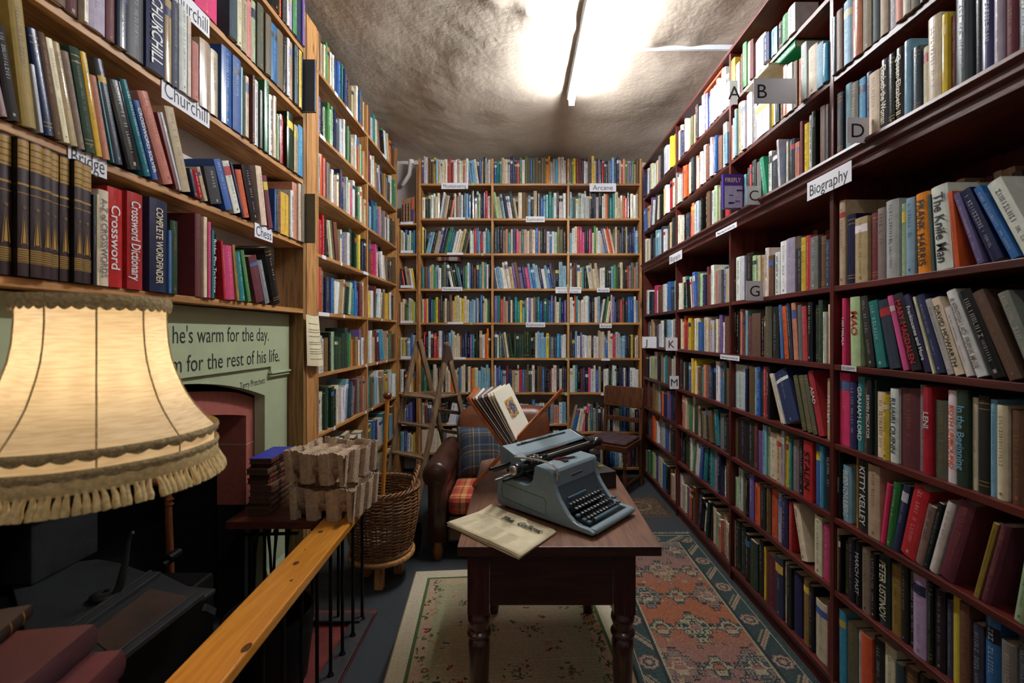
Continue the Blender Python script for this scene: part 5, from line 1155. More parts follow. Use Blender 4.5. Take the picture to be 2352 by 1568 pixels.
for k in range(8):
    f_ = k/7; g_ = 'prints in the rack'
    top = Vector((-.225+.095*f_, 2.075, 1.175+.025*f_)); bot = Vector((-.062+.036*f_, 2.075, .955+.03*f_)); wv = Vector((.07*f_*.9, .35+.03*f_, 0))
    colr = [(150, 110, 80), (226, 220, 214), (120, 96, 84), (196, 186, 196), (110, 88, 74), (226, 214, 190), (236, 226, 204), (236, 228, 208)][k]
    d = (bot-top).normalized(); n_ = d.cross(wv).normalized()*.004
    o = thing('mounted_print', ['brown backed', 'white', 'dark edged', 'lilac grey', 'narrow brown edged', 'ivory', 'cream', 'frontmost ivory'][k]+' mounted print in the rack, '+['against the left panel', 'second from the left panel', 'third from the left panel', 'fourth from the left panel', 'fourth from the front', 'third from the front', 'second from the front', 'showing a small blue and orange picture'][k], 'print', top, 0, g_)
    m = MB(); z0 = Vector((0, 0, 0)); b = bot-top; m.hexa([z0, n_, n_+wv, wv, b, b+n_, b+n_+wv, b+wv]); m.build('mount', simple('mount_%s' % 'abcdefgh'[k], rgb(*colr), .8), o)
    if k == 7:
        nn = n_.normalized()*(-.0012 if n_.x < 0 else .0012); 
        base = (n_ if n_.x > 0 else z0)+Vector((0, 0, 0)); nn = Vector((abs(nn.x), nn.y, abs(nn.z)))
        def pp(u, v, q=1): return base+wv*u+b*v+nn*q
        m = MB(); m.add([pp(.26, .26), pp(.76, .26), pp(.76, .66), pp(.26, .66)], [(0, 1, 2, 3)], 0, (*rgb(206, 178, 120), .6))
        rg = random.Random(11)
        for _ in range(170):
            u = .28+.44*rg.random(); v = .28+.35*rg.random(); s_ = .012+.03*rg.random(); dc = abs(u-.5)*2+abs(v-.46)*2.2
            c_ = rgb(*rg.choice([(84, 100, 160), (110, 120, 176), (70, 76, 120)])) if dc < .34 else rgb(*rg.choice([(214, 170, 90), (196, 110, 70), (220, 190, 120), (180, 130, 90)]))
            m.add([pp(u-s_, v, 2+_*.01), pp(u, v-s_*.8, 2+_*.01), pp(u+s_, v, 2+_*.01), pp(u, v+s_*.8, 2+_*.01)], [(0, 1, 2, 3)], 0, (*c_, .6))
        m.build('picture', M['book'], o)
# ------------------------------------------------------------------ armchair
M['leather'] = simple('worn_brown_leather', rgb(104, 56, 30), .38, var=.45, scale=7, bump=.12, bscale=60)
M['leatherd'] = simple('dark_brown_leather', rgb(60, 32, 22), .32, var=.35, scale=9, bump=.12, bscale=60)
def tartan(name, base, stripes, s=9.0):
    m, nt, b = newmat(name); L = nt.links; tc = N(nt, 'ShaderNodeTexCoord'); sx = N(nt, 'ShaderNodeSeparateXYZ'); L.new(tc.outputs['Object'], sx.inputs[0]); outs = []
    for ax in (0, 1):
        a = N(nt, 'ShaderNodeMath', operation='MULTIPLY'); a.inputs[1].default_value = s; 
        if ax == 1:
            ad = N(nt, 'ShaderNodeMath', operation='ADD'); L.new(sx.outputs[1], ad.inputs[0]); L.new(sx.outputs[2], ad.inputs[1]); L.new(ad.outputs[0], a.inputs[0])
        else: L.new(sx.outputs[0], a.inputs[0])
        f = N(nt, 'ShaderNodeMath', operation='FRACT'); L.new(a.outputs[0], f.inputs[0])
        cr = N(nt, 'ShaderNodeValToRGB'); cr.color_ramp.interpolation = 'CONSTANT'; e = cr.color_ramp.elements
        e[0].position = 0; e[0].color = (*base, 1); e[1].position = stripes[0][0]; e[1].color = (*stripes[0][1], 1)
        for pos, cc in stripes[1:]: q = e.new(pos); q.color = (*cc, 1)
        L.new(f.outputs[0], cr.inputs[0]); outs.append(cr)
    mx = N(nt, 'ShaderNodeMix', data_type='RGBA'); mx.inputs[0].default_value = .5; L.new(outs[0].outputs[0], mx.inputs[6]); L.new(outs[1].outputs[0], mx.inputs[7]); L.new(mx.outputs[2], b.inputs['Base Color']); b.inputs['Roughness'].default_value = .9
    return m
M['tartr'] = tartan('orange_tartan', rgb(150, 50, 38), [(.3, rgb(180, 100, 58)), (.45, rgb(60, 50, 44)), (.5, rgb(206, 150, 90)), (.68, rgb(170, 50, 40)), (.92, rgb(70, 60, 44))], 6)
M['tartb'] = tartan('blue_tartan', rgb(36, 48, 66), [(.3, rgb(74, 80, 70)), (.42, rgb(30, 42, 60)), (.5, rgb(160, 112, 44)), (.56, rgb(44, 60, 82)), (.8, rgb(110, 118, 100)), (.86, rgb(40, 48, 70))], 7)
M['tartd'] = tartan('dark_tartan', rgb(74, 34, 42), [(.3, rgb(44, 62, 58)), (.5, rgb(80, 38, 46)), (.7, rgb(130, 128, 124)), (.74, rgb(50, 28, 34))], 8)
ac = thing('armchair', 'worn brown leather armchair with scroll arms behind the table', 'armchair', (-.14, 3.3, 0), 0)
def loft(nm, secs, mt, par, sub=0, cap=True):
    m = MB(); n = len(secs[0]); vs = [p for s_ in secs for p in s_]
    fs = [(i*n+k, i*n+(k+1) % n, (i+1)*n+(k+1) % n, (i+1)*n+k) for i in range(len(secs)-1) for k in range(n)]
    if cap: fs += [tuple(range(n))[::-1], tuple(range((len(secs)-1)*n, len(secs)*n))]
    m.add(vs, fs, 0, None, True); return m.build(nm, mt, par, sub=sub)
def armsec(x, y, r, zc2, wd, s=1):
    pts = [(x-wd/2, y, .13), (x-wd/2, y, zc2-r*.75)]
    for k in range(15):
        a = math.radians(222-k*(264/14)); pts.append((x-s*.012+r*math.cos(a), y, zc2+r*math.sin(a)))
    pts += [(x+wd/2, y, zc2-r*.75), (x+wd/2, y, .13)]; return pts
for s, x in ((1, -.40), (-1, .40)):
    secs = []
    for y, q in ((-.375, .80), (-.36, .96), (-.34, 1), (-.1, 1.0), (.2, .98), (.36, .95)):
        secs.append(armsec(x, y, .088*q, .555+.02*max(0, y), .118*(.9 if q < .9 else 1), s))
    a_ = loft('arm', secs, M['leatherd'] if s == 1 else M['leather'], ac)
    m = MB(); m.lathe([(.055, -.378), (.045, -.385), (.01, -.388)], 20, o=(x-s*.012, 0, .555), axis='y'); m.build('scroll_front', M['leatherd'], a_)
def rsec(w, z0, z1, r, y, n=5):
    pts = []
    for cx, cz_, a0 in ((w/2-r, z1-r, 0), (-w/2+r, z1-r, 90), (-w/2+.02, z0+.02, 180), (w/2-.02, z0+.02, 270)):
        rr_ = r if cz_ > z0+.05 else .02
        for k in range(n+1):
            a = math.radians(a0+90*k/n); pts.append((cx+rr_*math.cos(a), y, cz_+rr_*math.sin(a)))
    return pts
secs = [rsec(.66, .30, .83, .10, .20), rsec(.71, .28, .87, .12, .215), rsec(.73, .26, .885, .12, .25), rsec(.72, .2, .885, .12, .33), rsec(.69, .14, .86, .11, .40), rsec(.66, .13, .84, .10, .42)]
secs = [[(x-.0, y+(z-.3)*.16, z) for x, y, z in s_] for s_ in secs]
loft('backrest', secs, M['leather'], ac)
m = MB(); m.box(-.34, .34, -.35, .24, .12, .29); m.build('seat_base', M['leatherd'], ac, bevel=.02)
m = MB(); m.box(-.335, .335, -.36, .235, .292, .415); m.build('seat_cushion', M['tartr'], ac, bevel=.035)
for x in (-.40, .40):
    for y in (-.33, .36):
        m = MB(); m.lathe([(.018, 0), (.030, .03), (.036, .07), (.028, .10), (.03, .135)], 16, o=(x, y, 0)); m.build('foot', wood('bun_foot', rgb(90, 50, 24), rgb(140, 84, 40), 'z', .4, knots=False), ac)
def pillow(nm, label, loc, sz, rot, mt):
    m = MB(); n = 12; vs = []; 
    for s_ in (-1, 1):
        for j in range(n+1):
            for i in range(n+1):
                u, v = -1+2*i/n, -1+2*j/n; k_ = (1-u**4)*(1-v**4); e_ = 1-.06*(1-abs(u))*0
                vs.append((u*sz/2*(1-.07*(1-v*v)*abs(u)), s_*.065*k_**.6, v*sz/2*(1-.07*(1-u*u)*abs(v))))
    g = lambda s_, i, j: s_*(n+1)**2+j*(n+1)+i
    fs = [(g(0, i, j), g(0, i+1, j), g(0, i+1, j+1), g(0, i, j+1)) for j in range(n) for i in range(n)]+[(g(1, i, j+1), g(1, i+1, j+1), g(1, i+1, j), g(1, i, j)) for j in range(n) for i in range(n)]
    m.add(vs, fs, 0, None, True); o = m.build(nm, mt); o.location = loc; o.rotation_euler = rot; return tag(o, label, 'cushion')
pillow('cushion', 'blue tartan cushion with orange stripes leaning in the leather armchair', (-.29, 3.40, .60), .36, (math.radians(-14), 0, math.radians(10)), M['tartb'])
# ------------------------------------------------------------------ side chair
M['oak'] = wood('dark_oak', rgb(48, 26, 14), rgb(92, 52, 26), 'z', .38, knots=False)
ch = thing('chair', 'dark oak dining chair with tartan seat by the right bookcase', 'chair', (.88, 4.365, 0), math.radians(-37))
m = MB(); m.prism([(-.23, -.22, .40), (.23, -.22, .40), (.20, .2, .40), (-.20, .2, .40)], (0, 0, .055)); m.build('seat_frame', M['oak'], ch, bevel=.006)
m = MB(); m.prism([(-.215, -.205, .456), (.215, -.205, .456), (.185, .185, .456), (-.185, .185, .456)], (0, 0, .03)); m.build('seat_pad', M['tartd'], ch, bevel=.015)
tp = [(.014, 0), (.018, .02), (.012, .04), (.017, .06), (.013, .075), (.022, .11), (.020, .20), (.014, .25), (.021, .262), (.014, .272), (.020, .284), (.013, .30), (.022, .32), (.022, .40)]
for x in (-.205, .205):
    m = MB(); m.lathe(tp, 16, o=(x, -.195, 0)); m.build('leg', M['oak'], ch)
for x in (-.19, .19):
    m = MB(); m.bar((x, .215, 0), (x, .195, .42), .03, .035, (1, 0, 0)); m.bar((x, .195, .42), (x, .25, .92), .035, .03, (1, 0, 0)); m.build('leg', M['oak'], ch, bevel=.004)
m = MB(); m.prism([(-.205, .225, .76), (-.195, .225, .742), (.195, .225, .742), (.205, .225, .76), (.21, .25, .925), (.19, .252, .94), (-.19, .252, .94), (-.21, .25, .925)], (0, -.022, 0)); m.build('top_rail', M['oak'], ch, bevel=.005)
m = MB(); m.bar((-.175, .222, .62), (.175, .222, .62), .045, .018, (0, 0, 1)); m.build('back_rail', M['oak'], ch, bevel=.004)
for a, b in (((-.2, -.19, .10), (-.19, .2, .10)), ((.2, -.19, .10), (.19, .2, .10)), ((-.19, .0, .10), (.19, .0, .10))):
    m = MB(); m.bar(a, b, .018, .018); m.build('stretcher', M['oak'], ch, bevel=.003)
# ------------------------------------------------------------------ step ladder
M['greywood'] = wood('weathered_grey_wood', rgb(84, 62, 42), rgb(136, 108, 80), 'z', .7, knots=False)
ld_ = thing('step_ladder', 'old weathered wooden step ladder with platform in the far left corner', 'step ladder', (-.80, 4.0, 0))
L = ld_.location
A1, A2 = Vector((-.935, 4.12, 1.40)), Vector((-.625, 3.92, 1.38)); sd = (A2-A1); sd.z = 0; fx_ = Vector((sd.y*-1, sd.x, 0)).normalized(); fx_ = Vector((.54, .84, 0)).normalized()
fx_ = Vector((-sd.y, sd.x, 0)).normalized()        # towards the back legs
gr = Vector((0, 0, 0))
ap = [A1, A2]
for i, A in enumerate(ap):
    f1 = A-fx_*.40; f1.z = 0; f2 = A+fx_*.46; f2.z = 0
    if i == 0: f1 += Vector((-.02, 0, 0))
    m = MB(); off = sd.normalized()*(.016 if i == 0 else -.016)
    m.bar(A-L, f1-L, .046, .024, fx_); m.build('front_leg', M['greywood'], ld_, bevel=.003)
    m = MB(); m.bar(A+off*1.6-L+Vector((0, 0, .01)), f2+off*1.6-L, .05, .024, fx_); m.build('rear_leg', M['greywood'], ld_, bevel=.003)
zp = .93
def onleg(A, f, z): 
    k = (A.z-z)/A.z; return A+(Vector((f.x, f.y, 0))-Vector((A.x, A.y, 0)))*k+Vector((0, 0, z-A.z))
F1, F2 = [A-fx_*.40 for A in ap], [A+fx_*.46 for A in ap]
a, b = onleg(ap[0], F1[0], zp), onleg(ap[1], F1[1], zp); c_, d_ = onleg(ap[1], F2[1], zp), onleg(ap[0], F2[0], zp)
for k in range(6):
    f0 = -.12+k*.2; p = a+(d_-a)*f0; q = b+(c_-b)*f0; m = MB(); m.bar(p-L, q-L, .052, .016, fx_); m.build('platform_slat', M['greywood'], ld_, bevel=.002)
for z in (.22, .46, .70):
    p, q = onleg(ap[0], F1[0], z), onleg(ap[1], F1[1], z); m = MB(); m.bar(p-L, q-L, .07, .018, fx_); m.build('tread', M['greywood'], ld_, bevel=.002)
for z in (.3, .55, .75):
    p, q = onleg(ap[0], F2[0], z), onleg(ap[1], F2[1], z); m = MB(); m.bar(p-L, q-L, .03, .022, (0, 0, 1)); m.build('rung', M['greywood'], ld_, bevel=.002)
m = MB(); m.bar(onleg(ap[1], F1[1], 1.36)-L, onleg(ap[1], F1[1], 1.22)-L, .052, .03, fx_); m.bar(onleg(ap[1], F2[1], 1.37)-L+Vector((-.02, .01, 0)), onleg(ap[1], F2[1], 1.24)-L+Vector((-.02, .01, 0)), .056, .03, fx_); m.build('twine_binding', simple('brown_twine', rgb(70, 46, 34), .9, var=.5, scale=150), ld_)
# ------------------------------------------------------------------ basket on a low stool
M['wicker'] = simple('brown_wicker', rgb(126, 84, 48), .45, var=.4, scale=40)
BXc, BYc = -.835, 2.74
so_ = thing('stool', 'low round pine stool under the wicker basket', 'stool', (BXc, BYc, 0))
m = MB(); m.lathe([(.19, .150), (.195, .155), (.195, .172), (.19, .177)], 40); m.build('seat', M['pine_x'], so_)
for k in range(3):
    a = math.radians(-80+120*k); m = MB(); m.bar((.11*math.cos(a), .11*math.sin(a), 0), (.10*math.cos(a), .10*math.sin(a), .15), .05, .045, (1, 0, 0)); m.build('leg', M['pine_z'], so_, bevel=.004)
bk = thing('log_basket', 'tall brown wicker log basket with twisted rim handles beside the railing', 'basket', (BXc, BYc, .1775))
def br(z): return .155+.058*min(1, max(0, (z+.02)/.30))**.8+.006*math.sin(z*9)
m = MB(); ns = 22; HB = .375; nw = 38; rnd = random.Random(8)
for k in range(ns):
    a = 2*PI*k/ns; m.tube([((br(z))*math.cos(a), br(z)*math.sin(a), z) for z in [HB*j/8 for j in range(9)]], .0045, 6)
for j in range(nw):
    z = .01+(HB-.02)*j/nw; n = ns*4; pts = []
    for k in range(n+1):
        a = 2*PI*k/n; w2 = .0065*math.cos(PI*k/4*1.0+(PI if j % 2 else 0)); pts.append(((br(z)+w2)*math.cos(a), (br(z)+w2)*math.sin(a), z+.002*math.sin(5*a+j)))
    m.tube(pts, .0046, 5, cap=False)
m.build('woven_side', M['wicker'], bk)
m = MB(); mrim = MB()
for q in range(3):
    pts = [((br(HB)+.010*math.cos(2*PI*q/3+a*14))*math.cos(a), (br(HB)+.010*math.cos(2*PI*q/3+a*14))*math.sin(a), HB+.004+.010*math.sin(2*PI*q/3+a*14)) for a in [2*PI*k/120 for k in range(121)]]
    m.tube(pts, .006, 6, cap=False)
    mrim.tube([((br(0)+.008+.007*math.cos(2*PI*q/3+a*14))*math.cos(a), (br(0)+.008+.007*math.cos(2*PI*q/3+a*14))*math.sin(a), .014+.008*math.sin(2*PI*q/3+a*14)) for a in [2*PI*k/120 for k in range(121)]], .006, 6, cap=False)

m.build('rim', M['wicker'], bk); mrim.build('foot_rim', M['wicker'], bk)
for a0 in (math.radians(10), math.radians(190)):
    m = MB()
    for q in range(3):
        pts = []
        for k in range(41):
            t_ = k/40; a = a0+(t_-.5)*1.15; z = HB+.105*math.sin(PI*t_)**.8; tw_ = 2*PI*q/3+t_*26; pts.append(((br(HB)+.010*math.cos(tw_))*math.cos(a), (br(HB)+.010*math.cos(tw_))*math.sin(a), z+.010*math.sin(tw_)))
        m.tube(pts, .0065, 6)
    m.build('handle', M['wicker'], bk)
m = MB(); m.lathe([(0.0, .006), (.15, .006), (.15, .012)], 24, cap=False); m.build('bottom', M['wicker'], bk)
M['foil'] = simple('crinkled_clear_bag', rgb(150, 132, 110), .18, var=.5, scale=20, bump=.8, bscale=18)
m = MB(); m.lathe([(.01, .10), (.09, .095), (.128, .08), (.134, .05), (.12, .02), (.01, .018)], 24); o = m.build('plastic_bag', M['foil']); o.location = (BXc, BYc, .1775); tag(o, 'shiny crinkled bag lying inside the wicker basket', 'bag')
sk = thing('wooden_stick', 'orange varnished stick with round dark knob standing in the basket', 'stick', (-.835, 2.66, .30))
L = sk.location; m = MB(); m.tube([Vector((-.828, 2.70, .305))-L, Vector((-.804, 2.75, 1.075))-L], .0125, 12); m.build('shaft', wood('golden_stick', rgb(176, 110, 30), rgb(206, 140, 54), 'z', .35, knots=False), sk)
m = MB(); m.lathe([(.008, -.018), (.020, -.012), (.026, .002), (.022, .016), (.008, .024)], 16, o=Vector((-.8037, 2.7505, 1.09))-L); m.build('knob', simple('red_brown_knob', rgb(96, 36, 22), .25), sk)
# ------------------------------------------------------------------ pulp trays on the railing corner
M['pulp'] = simple('grey_brown_paper_pulp', rgb(190, 164, 136), .95, var=.2, scale=50, bump=.6, bscale=160)
def tray(nm, label, x, y, z, rz, W=.30, D=.27, Hh=.145, seed=1):
    o = thing(nm, label, 'tray', (x, y, z), rz, 'moulded pulp trays on the railing'); rnd = random.Random(seed)
    m = MB(); nx_, ny_ = 3, 3; cw, cd_ = W/nx_, D/ny_
    def wall(p, q, h0, h1, foot):   # outer wall panel between two corners with a flared leg each side and an arch between
        p = Vector(p); q = Vector(q); d = (q-p).normalized(); nrm = Vector((d.y, -d.x, 0)); n = 48; A = []; B_ = []
        for i in range(n+1):
            t_ = i/n; x_ = p+(q-p)*t_; ph = (t_*nx_) % 1; leg = (ph < .33 or ph > .67)
            bz = 0 if leg else .060*min(1, .35+(min(ph-.33, .67-ph))/.05)
            bul = .015*max(-1, min(1, 5*math.cos(2*PI*t_*nx_)+.8)); top = Hh+rnd.uniform(-.004, .004)+.006*math.sin(9*t_+p.x*40)
            A.append(x_+nrm*(bul-.014)+Vector((0, 0, bz))); B_.append(x_+nrm*(bul*.25+.008)+Vector((0, 0, top)))
        th = -nrm*.005; m.add(A+B_+[v+th for v in A]+[v+th for v in B_], [f_ for i in range(n) for f_ in ((i, i+1, n+2+i, n+1+i), (2*n+2+i+1, 2*n+2+i, 3*n+3+i, 3*n+4+i), (n+1+i, n+2+i, 3*n+4+i, 3*n+3+i), (i+1, i, 2*n+2+i, 2*n+3+i))])
    h = [(-W/2, -D/2, 0), (W/2, -D/2, 0), (W/2, D/2, 0), (-W/2, D/2, 0)]
    for i in range(4): wall(h[i], h[(i+1) % 4], 0, 0, 0)
    m.build('outer_wall', M['pulp'], o)
    m = MB()
    for i in range(nx_):
        for j in range(ny_):
            cx, cy = -W/2+cw*(i+.5), -D/2+cd_*(j+.5); pr = [(.045, Hh*.55), (.036, Hh*.3), (.030, .05), (.001, .048)]
            m.lathe(pr, 12, o=(cx, cy, 0), cap=False)
    gx, gy = 24, 24; vs = []
    for j in range(gy+1):
        for i in range(gx+1):
            u, v = i/gx, j/gy; pk = (abs(math.sin(PI*u*nx_))*abs(math.sin(PI*v*ny_))); z_ = Hh*(.93-.5*pk)+rnd.uniform(-.002, .002)
            vs.append(((-W/2+.016)+(W-.032)*u, (-D/2+.016)+(D-.032)*v, z_-.012))
    m.add(vs, [(j*(gx+1)+i, j*(gx+1)+i+1, (j+1)*(gx+1)+i+1, (j+1)*(gx+1)+i) for j in range(gy) for i in range(gx)], 0, None, True)
    m.build('cups', M['pulp'], o); return o
tray('pulp_tray', 'lower of two grey brown moulded pulp trays on the handrail end', -.905, 2.235, zt+.001 if False else .6065, math.radians(-6), seed=2)
tray('pulp_tray', 'upper of two grey brown moulded pulp trays on the handrail end', -.915, 2.225, .7775, math.radians(-12), W=.30, D=.28, seed=5)
# ------------------------------------------------------------------ old books on the return shelf
cols = ['x', 'x', 'x', 'm', 'x', 'm', 'x', 'x', 'm', 'm']
nms = ['at the very bottom', 'second from the bottom', 'third from the bottom', 'fourth from the bottom', 'fifth from the bottom', 'fifth from the top', 'fourth from the top', 'third from the top, palest', 'second from the top', 'with a bright blue cover on top']
z = .6065; rnd = random.Random(12)
for k in range(10):
    t_ = [.03, .026, .027, .026, .027, .026, .028, .026, .022, .024][k]; ln = .225+rnd.uniform(-.01, .015)
    # spine faces +x : rotate so that local -x points to +x
    o = flatbook('antique_book', 'old leather book in the stack by the fireplace, '+nms[k], (-1.195+rnd.uniform(-.006, .004)+(.012 if k > 7 else 0), 2.40+rnd.uniform(-.008, .008), z), ln, .105, t_, PI+math.radians(rnd.uniform(-3, 3)), cols[k], 'antique books stacked on the railing shelf', 40+k)
    if k in (4, 5, 8-1):
        pass
    z += t_+.0008
m = MB(); m.add([(.0, .0, 0), (.105, 0, 0), (.105, .23, 0), (0, .23, 0), (.0, .0, .0012), (.105, 0, .0012), (.105, .23, .0012), (0, .23, .0012)], [(3, 2, 1, 0), (4, 5, 6, 7), (0, 1, 5, 4), (1, 2, 6, 5), (2, 3, 7, 6), (3, 0, 4, 7)])
q = m.build('blue_cover', simple('ultramarine_cloth', rgb(44, 50, 150), .6), o); q.location = (0.002, 0, .0243)
# ------------------------------------------------------------------ burgundy volumes at the lower left
sdt = thing('side_table', 'small dark side table at the lower left edge holding burgundy books', 'table', (-.86, .62, 0))
m = MB(); m.box(-.19, .19, -.22, .22, .79, .815); m.build('tabletop', M['tablewood'], sdt, bevel=.004)
for x in (-.16, .16):
    for y in (-.19, .19):
        m = MB(); m.box(x-.014, x+.014, y-.014, y+.014, 0, .79); m.build('leg', M['tablewood'], sdt)
gb = 'burgundy books on the side table'
flatbook('book', 'burgundy cloth book with worn gilt spine, lowest of the lower left pile', (-.70, .80, .8155), .26, .18, .048, PI+math.radians(8), 'U', gb, 21, 0, 'plain')
flatbook('book', 'burgundy book with rounded spine end, middle of the lower left pile', (-.70, .81, .8645), .26, .18, .046, PI+math.radians(10), 'U', gb, 22, 0, 'plain')
flatbook('book', 'burgundy book with faded gilt, on top of the lower left pile', (-.75, .81, .9115), .25, .17, .044, PI+math.radians(9), 'U', gb, 23, 0, 'plain')
flatbook('book', 'dark olive book with two gilt bands at the lower left corner', (-.885, .83, .9565), .2, .12, .022, PI+math.radians(20), 'k', gb, 24, 0)
# ------------------------------------------------------------------ rugs (knot by knot)
M['rug'] = attrmat('woven_rug', .12, 180, rough=.95, bump=.5, bscale=600)
def rug(name, label, nx_, ny_, W, D, loc, rz, paint, th=.006):
    xs = np.linspace(-W/2, W/2, nx_+1); ys = np.linspace(-D/2, D/2, ny_+1)
    m = MB(); X, Y = np.meshgrid(xs, ys); vs = np.stack([X.ravel(), Y.ravel(), np.full(X.size, th)], 1)
    idx = np.arange((nx_+1)*(ny_+1)).reshape(ny_+1, nx_+1)
    quads = np.stack([idx[:-1, :-1].ravel(), idx[:-1, 1:].ravel(), idx[1:, 1:].ravel(), idx[1:, :-1].ravel()], 1)
    b0 = len(vs); vs = np.vstack([vs, [(-W/2, -D/2, 0), (W/2, -D/2, 0), (W/2, D/2, 0), (-W/2, D/2, 0)]])
    me = bpy.data.meshes.new(name); c00, c10, c11, c01 = int(idx[0, 0]), int(idx[0, -1]), int(idx[-1, -1]), int(idx[-1, 0])
    skirt = [(b0, b0+1, c10, c00), (b0+1, b0+2, c11, c10), (b0+2, b0+3, c01, c11), (b0+3, b0, c00, c01), (b0+3, b0+2, b0+1, b0)]
    me.from_pydata(vs.tolist(), [], quads.tolist()+skirt)
    U = (np.arange(nx_)+.5)/nx_*W-W/2; V = (np.arange(ny_)+.5)/ny_*D-D/2; UU, VV = np.meshgrid(U, V)
    col = paint(UU, VV, W, D)            # (ny,nx,3) srgb 0..255
    c = col.reshape(-1, 3)/255.0; c = np.where(c <= .04045, c/12.92, ((c+.055)/1.055)**2.4)
    c = np.hstack([c, np.full((len(c), 1), .9)]); c = np.repeat(c, 4, axis=0)
    c = np.vstack([c, np.tile([.25, .2, .15, .9], (20, 1))])
    a = me.attributes.new('Col', 'FLOAT_COLOR', 'CORNER'); a.data.foreach_set('color', c.ravel().astype(np.float32))
    me.materials.append(M['rug']); o = bpy.data.objects.new(name, me); C.objects.link(o); o.location = loc; o.rotation_euler = (0, 0, rz); return tag(o, label, 'rug')
def setc(img, mask, c): img[mask] = c
rs = np.random.RandomState(3)
def blob(UU, VV, cx, cy, rx_, ry_): return ((UU-cx)/rx_)**2+((VV-cy)/ry_)**2
def persian(U, V, W, D):
    img = np.zeros(U.shape+(3,)); band = np.sin(V*3.1+1.0)+.5*np.sin(V*7.3)
    sal = np.array([158, 102, 86.]); org = np.array([176, 92, 48.]); mau = np.array([140, 104, 98.])
    w1 = np.clip(band, 0, 1)[..., None]; w2 = np.clip(-band, 0, 1)[..., None]
    img[:] = sal*(1-w1-w2)+org*w1+mau*w2
    ex = np.minimum(U+W/2, W/2-U); ey = np.minimum(V+D/2, D/2-V); e = np.minimum(ex, ey)
    teal = (40, 64, 64); cream = (164, 150, 108); navy = (26, 40, 48); rose = (160, 96, 84)
    # field: stepped medallions, palmettes and small octagons
    q = .009
    def steps(cx, cy, sx, sy, cols):
        d = np.floor(np.abs(U-cx)/q)*q/sx+np.floor(np.abs(V-cy)/q)*q/sy
        rag = .10*np.sin((V-cy)*190)+.10*np.cos((U-cx)*170)
        d = d+rag
        for lim, cc in cols: img[d < lim] = cc
    fw = W/2-.15; k = 0
    for j, cy in enumerate(np.arange(-D/2+.28, D/2-.2, .27)):
        for i, cx in enumerate((-.17, .0, .17)):
            if (i+j) % 2 == 0: steps(cx, cy, .095, .12, [(1.0, navy), (.88, cream if j % 2 else (134, 112, 100)), (.62, teal if (i+j) % 4 == 0 else (150, 92, 70)), (.42, (170, 156, 120)), (.2, rose)])
            else: steps(cx, cy, .06, .07, [(1.0, teal), (.75, (168, 152, 116)), (.4, navy), (.25, (176, 100, 60))])
    for _ in range(150):
        cx, cy = rs.uniform(-fw, fw), rs.uniform(-D/2+.2, D/2-.2); s_ = rs.uniform(.008, .018)
        d = np.maximum(np.abs(U-cx), np.abs(V-cy))+.3*np.abs(np.abs(U-cx)-np.abs(V-cy)); cc = [navy, teal, cream, (120, 86, 90)][rs.randint(4)]
        img[(d < s_) & (d > s_*.55)] = cc; img[d < s_*.3] = cream
    # borders
    img[e < .135] = navy; img[(e < .15) & (e >= .135)] = cream; img[(e < .142) & (e >= .139)] = navy
    bd = (e < .128) & (e > .035); along = np.where(ex < ey, V, U); across = e-.082
    ph = (along/.15) % 2; ct = (np.floor(along/.15)+.5)*.15; al = along-ct
    img[bd] = teal
    ros = (np.floor(along/.15) % 2 == 0); r2 = np.sqrt(al**2+across**2)+.003*np.sin(np.arctan2(across, al)*8)
    for lim, cc in ((.044, rose), (.036, cream), (.028, teal), (.018, (170, 110, 90)), (.008, cream)): img[bd & ros & (r2 < lim)] = cc
    leaf = np.abs(al*.75+across*1.0); leaf2 = np.abs(al*.75+across-.03)
    img[bd & ~ros & (leaf < .013)] = cream; img[bd & ~ros & (leaf < .005)] = rose; img[bd & ~ros & (leaf2 < .006)] = (140, 120, 84)
    img[e < .035] = cream; img[e < .028] = teal; img[e < .010] = (44, 60, 58)
    img += rs.normal(0, 9, U.shape)[..., None]; g_ = img.mean(2, keepdims=True); return np.clip((g_+(img-g_)*.78)*.86, 0, 255)
rug('persian_rug', 'long salmon and teal patterned oriental rug along the right bookcase', 150, 420, .76, 2.15, (.866, 2.255, .0054), 0, persian)
m = MB(); rnd = random.Random(4)
for k in range(130):
    x = .497+.748*k/130; m.bar((x, 3.331, .003), (x+rnd.uniform(-.005, .005), 3.365+rnd.uniform(0, .015), .003), .0035, .002)
o = [q for q in C.objects if q.name == 'persian_rug'][0]; fr_ = m.build('fringe', simple('rug_fringe', rgb(150, 150, 132), .9)); fr_.parent = o; fr_.matrix_parent_inverse = Matrix.Translation((-.872, -2.255, -.0054))
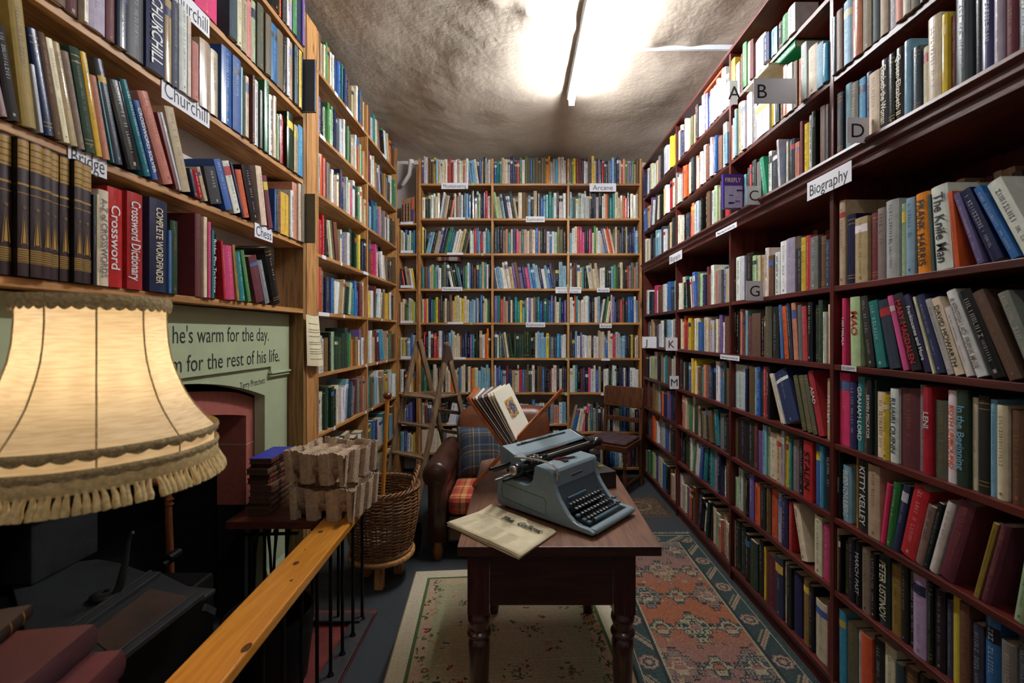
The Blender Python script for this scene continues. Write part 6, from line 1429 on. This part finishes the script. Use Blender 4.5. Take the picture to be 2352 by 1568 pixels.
def cream_paint(U, V, W, D):
    img = np.zeros(U.shape+(3,)); e = np.minimum(np.minimum(U+W/2, W/2-U), np.minimum(V+D/2, D/2-V))
    base = np.array([172, 156, 128.]); img[:] = base
    sage = np.array([150, 152, 112.]); w = np.clip(1-(e-.16)/.12, 0, 1)[..., None]*(.75+.25*np.sin(V*5+U*3))[..., None]; img[:] = base*(1-w)+sage*w
    n = np.sin(U*9+V*4)*np.sin(V*7-U*3); img += (n*8)[..., None]
    ribs = ((V/.0085) % 1 < .3); img[ribs] *= .93
    img[e < .16] = (176, 150, 122)
    al = np.where(np.minimum(U+W/2, W/2-U) < np.minimum(V+D/2, D/2-V), V, U)
    for _ in range(230):
        cx, cy = rs.uniform(-W/2+.11, W/2-.11), rs.uniform(-D/2+.11, D/2-.11)
        if rs.rand() < .55: cx = rs.choice([-1, 1])*(W/2-rs.uniform(.115, .17))
        cc = [(72, 84, 48), (72, 84, 48), (130, 34, 34), (60, 58, 44), (168, 122, 66), (96, 104, 68)][rs.randint(6)]
        for _2 in range(rs.randint(2, 6)):
            x, y = cx+rs.normal(0, .011), cy+rs.normal(0, .014); s1, s2 = rs.uniform(.004, .012), rs.uniform(.003, .008); a = rs.uniform(0, PI)
            du, dv = (U-x)*np.cos(a)+(V-y)*np.sin(a), -(U-x)*np.sin(a)+(V-y)*np.cos(a); img[(du/s1)**2+(dv/s2)**2 < 1] = cc
    for cx, cy in ((-.12, .30), (.12, .30), (-.25, -.05), (.25, 0), (0, -.25), (.02, .02), (-.2, .55), (.22, .55)):
        for _2 in range(26):
            a, r_ = rs.uniform(0, 2*PI), rs.uniform(0, .075); x, y = cx+r_*math.cos(a), cy+r_*.8*math.sin(a); s1 = rs.uniform(.004, .013); b_ = rs.uniform(0, PI)
            du, dv = (U-x)*np.cos(b_)+(V-y)*np.sin(b_), -(U-x)*np.sin(b_)+(V-y)*np.cos(b_)
            img[(du/s1)**2+(dv/.0045)**2 < 1] = [(92, 94, 64), (84, 80, 60), (116, 108, 78), (130, 40, 40)][rs.randint(4) if rs.rand() < .5 else rs.randint(3)]
    img[e < .098] = (70, 96, 50); img[e < .082] = (198, 186, 158); img[e < .004] = (140, 120, 90)
    img += rs.normal(0, 6, U.shape)[..., None]; return np.clip(img, 0, 255)
rug('floral_rug', 'cream and sage floral rug with green border line under the table', 200, 330, 1.10, 1.80, (-.09+.06, 1.96, .0001), math.radians(4.5), cream_paint, .005)
def mat_paint(U, V, W, D):
    img = np.zeros(U.shape+(3,)); img[:] = (74, 58, 40); e = np.minimum(np.minimum(U+W/2, W/2-U), np.minimum(V+D/2, D/2-V))
    r = np.sqrt(U**2+V**2); img[(np.abs(r-.09) < .012)] = (104, 84, 58); img[((U*40).astype(int)+(V*40).astype(int)) % 3 == 0] *= 1.2; img[e < .03] = (60, 44, 30); img += rs.normal(0, 16, U.shape)[..., None]; return np.clip(img, 0, 255)
rug('doormat', 'small brown bristle mat on the carpet below the side chair', 60, 60, .42, .42, (1.0, 3.86, .0002), 0, mat_paint, .012)
# sack truck wheel behind the basket
wt = thing('hand_truck', 'hand truck with black rubber wheel standing behind the wicker basket', 'hand truck', (-.70, 3.05, 0))
for dx in (0, -.30):
    m = MB(); 
    pts = [(dx, .0+.085*math.cos(a), .105+.085*math.sin(a)) for a in [2*PI*k/28 for k in range(29)]]; m.tube(pts, .020, 10, cap=False); m.build('tyre', M['blackp'], wt)
    m = MB(); m.lathe([(.065, -.012), (.065, .012)], 20, o=(dx, 0, .105), axis='x'); m.build('wheel_hub', simple('dark_red_hub', rgb(70, 14, 14), .5), wt)
m = MB(); m.tube([(-.36, 0, .105), (.03, 0, .105)], .008, 8); m.build('axle', M['iron'], wt)
for x in (-.05, -.25):
    m = MB(); m.tube([(x, 0, .105), (x, .04, .28), (x, .06, .42)], .012, 8); m.build('frame_tube', M['iron'], wt)
# print summary
tops = [o for o in C.objects if o.parent is None]; seen = {}
for o in tops:
    l = o.get('label')
    if l: seen.setdefault(l, []).append(o.name)
for l, v in seen.items():
    if len(v) > 1: print('DUPLABEL', l, v)
    if not 4 <= len(l.split()) <= 16: print('LONGLABEL', len(l.split()), l)
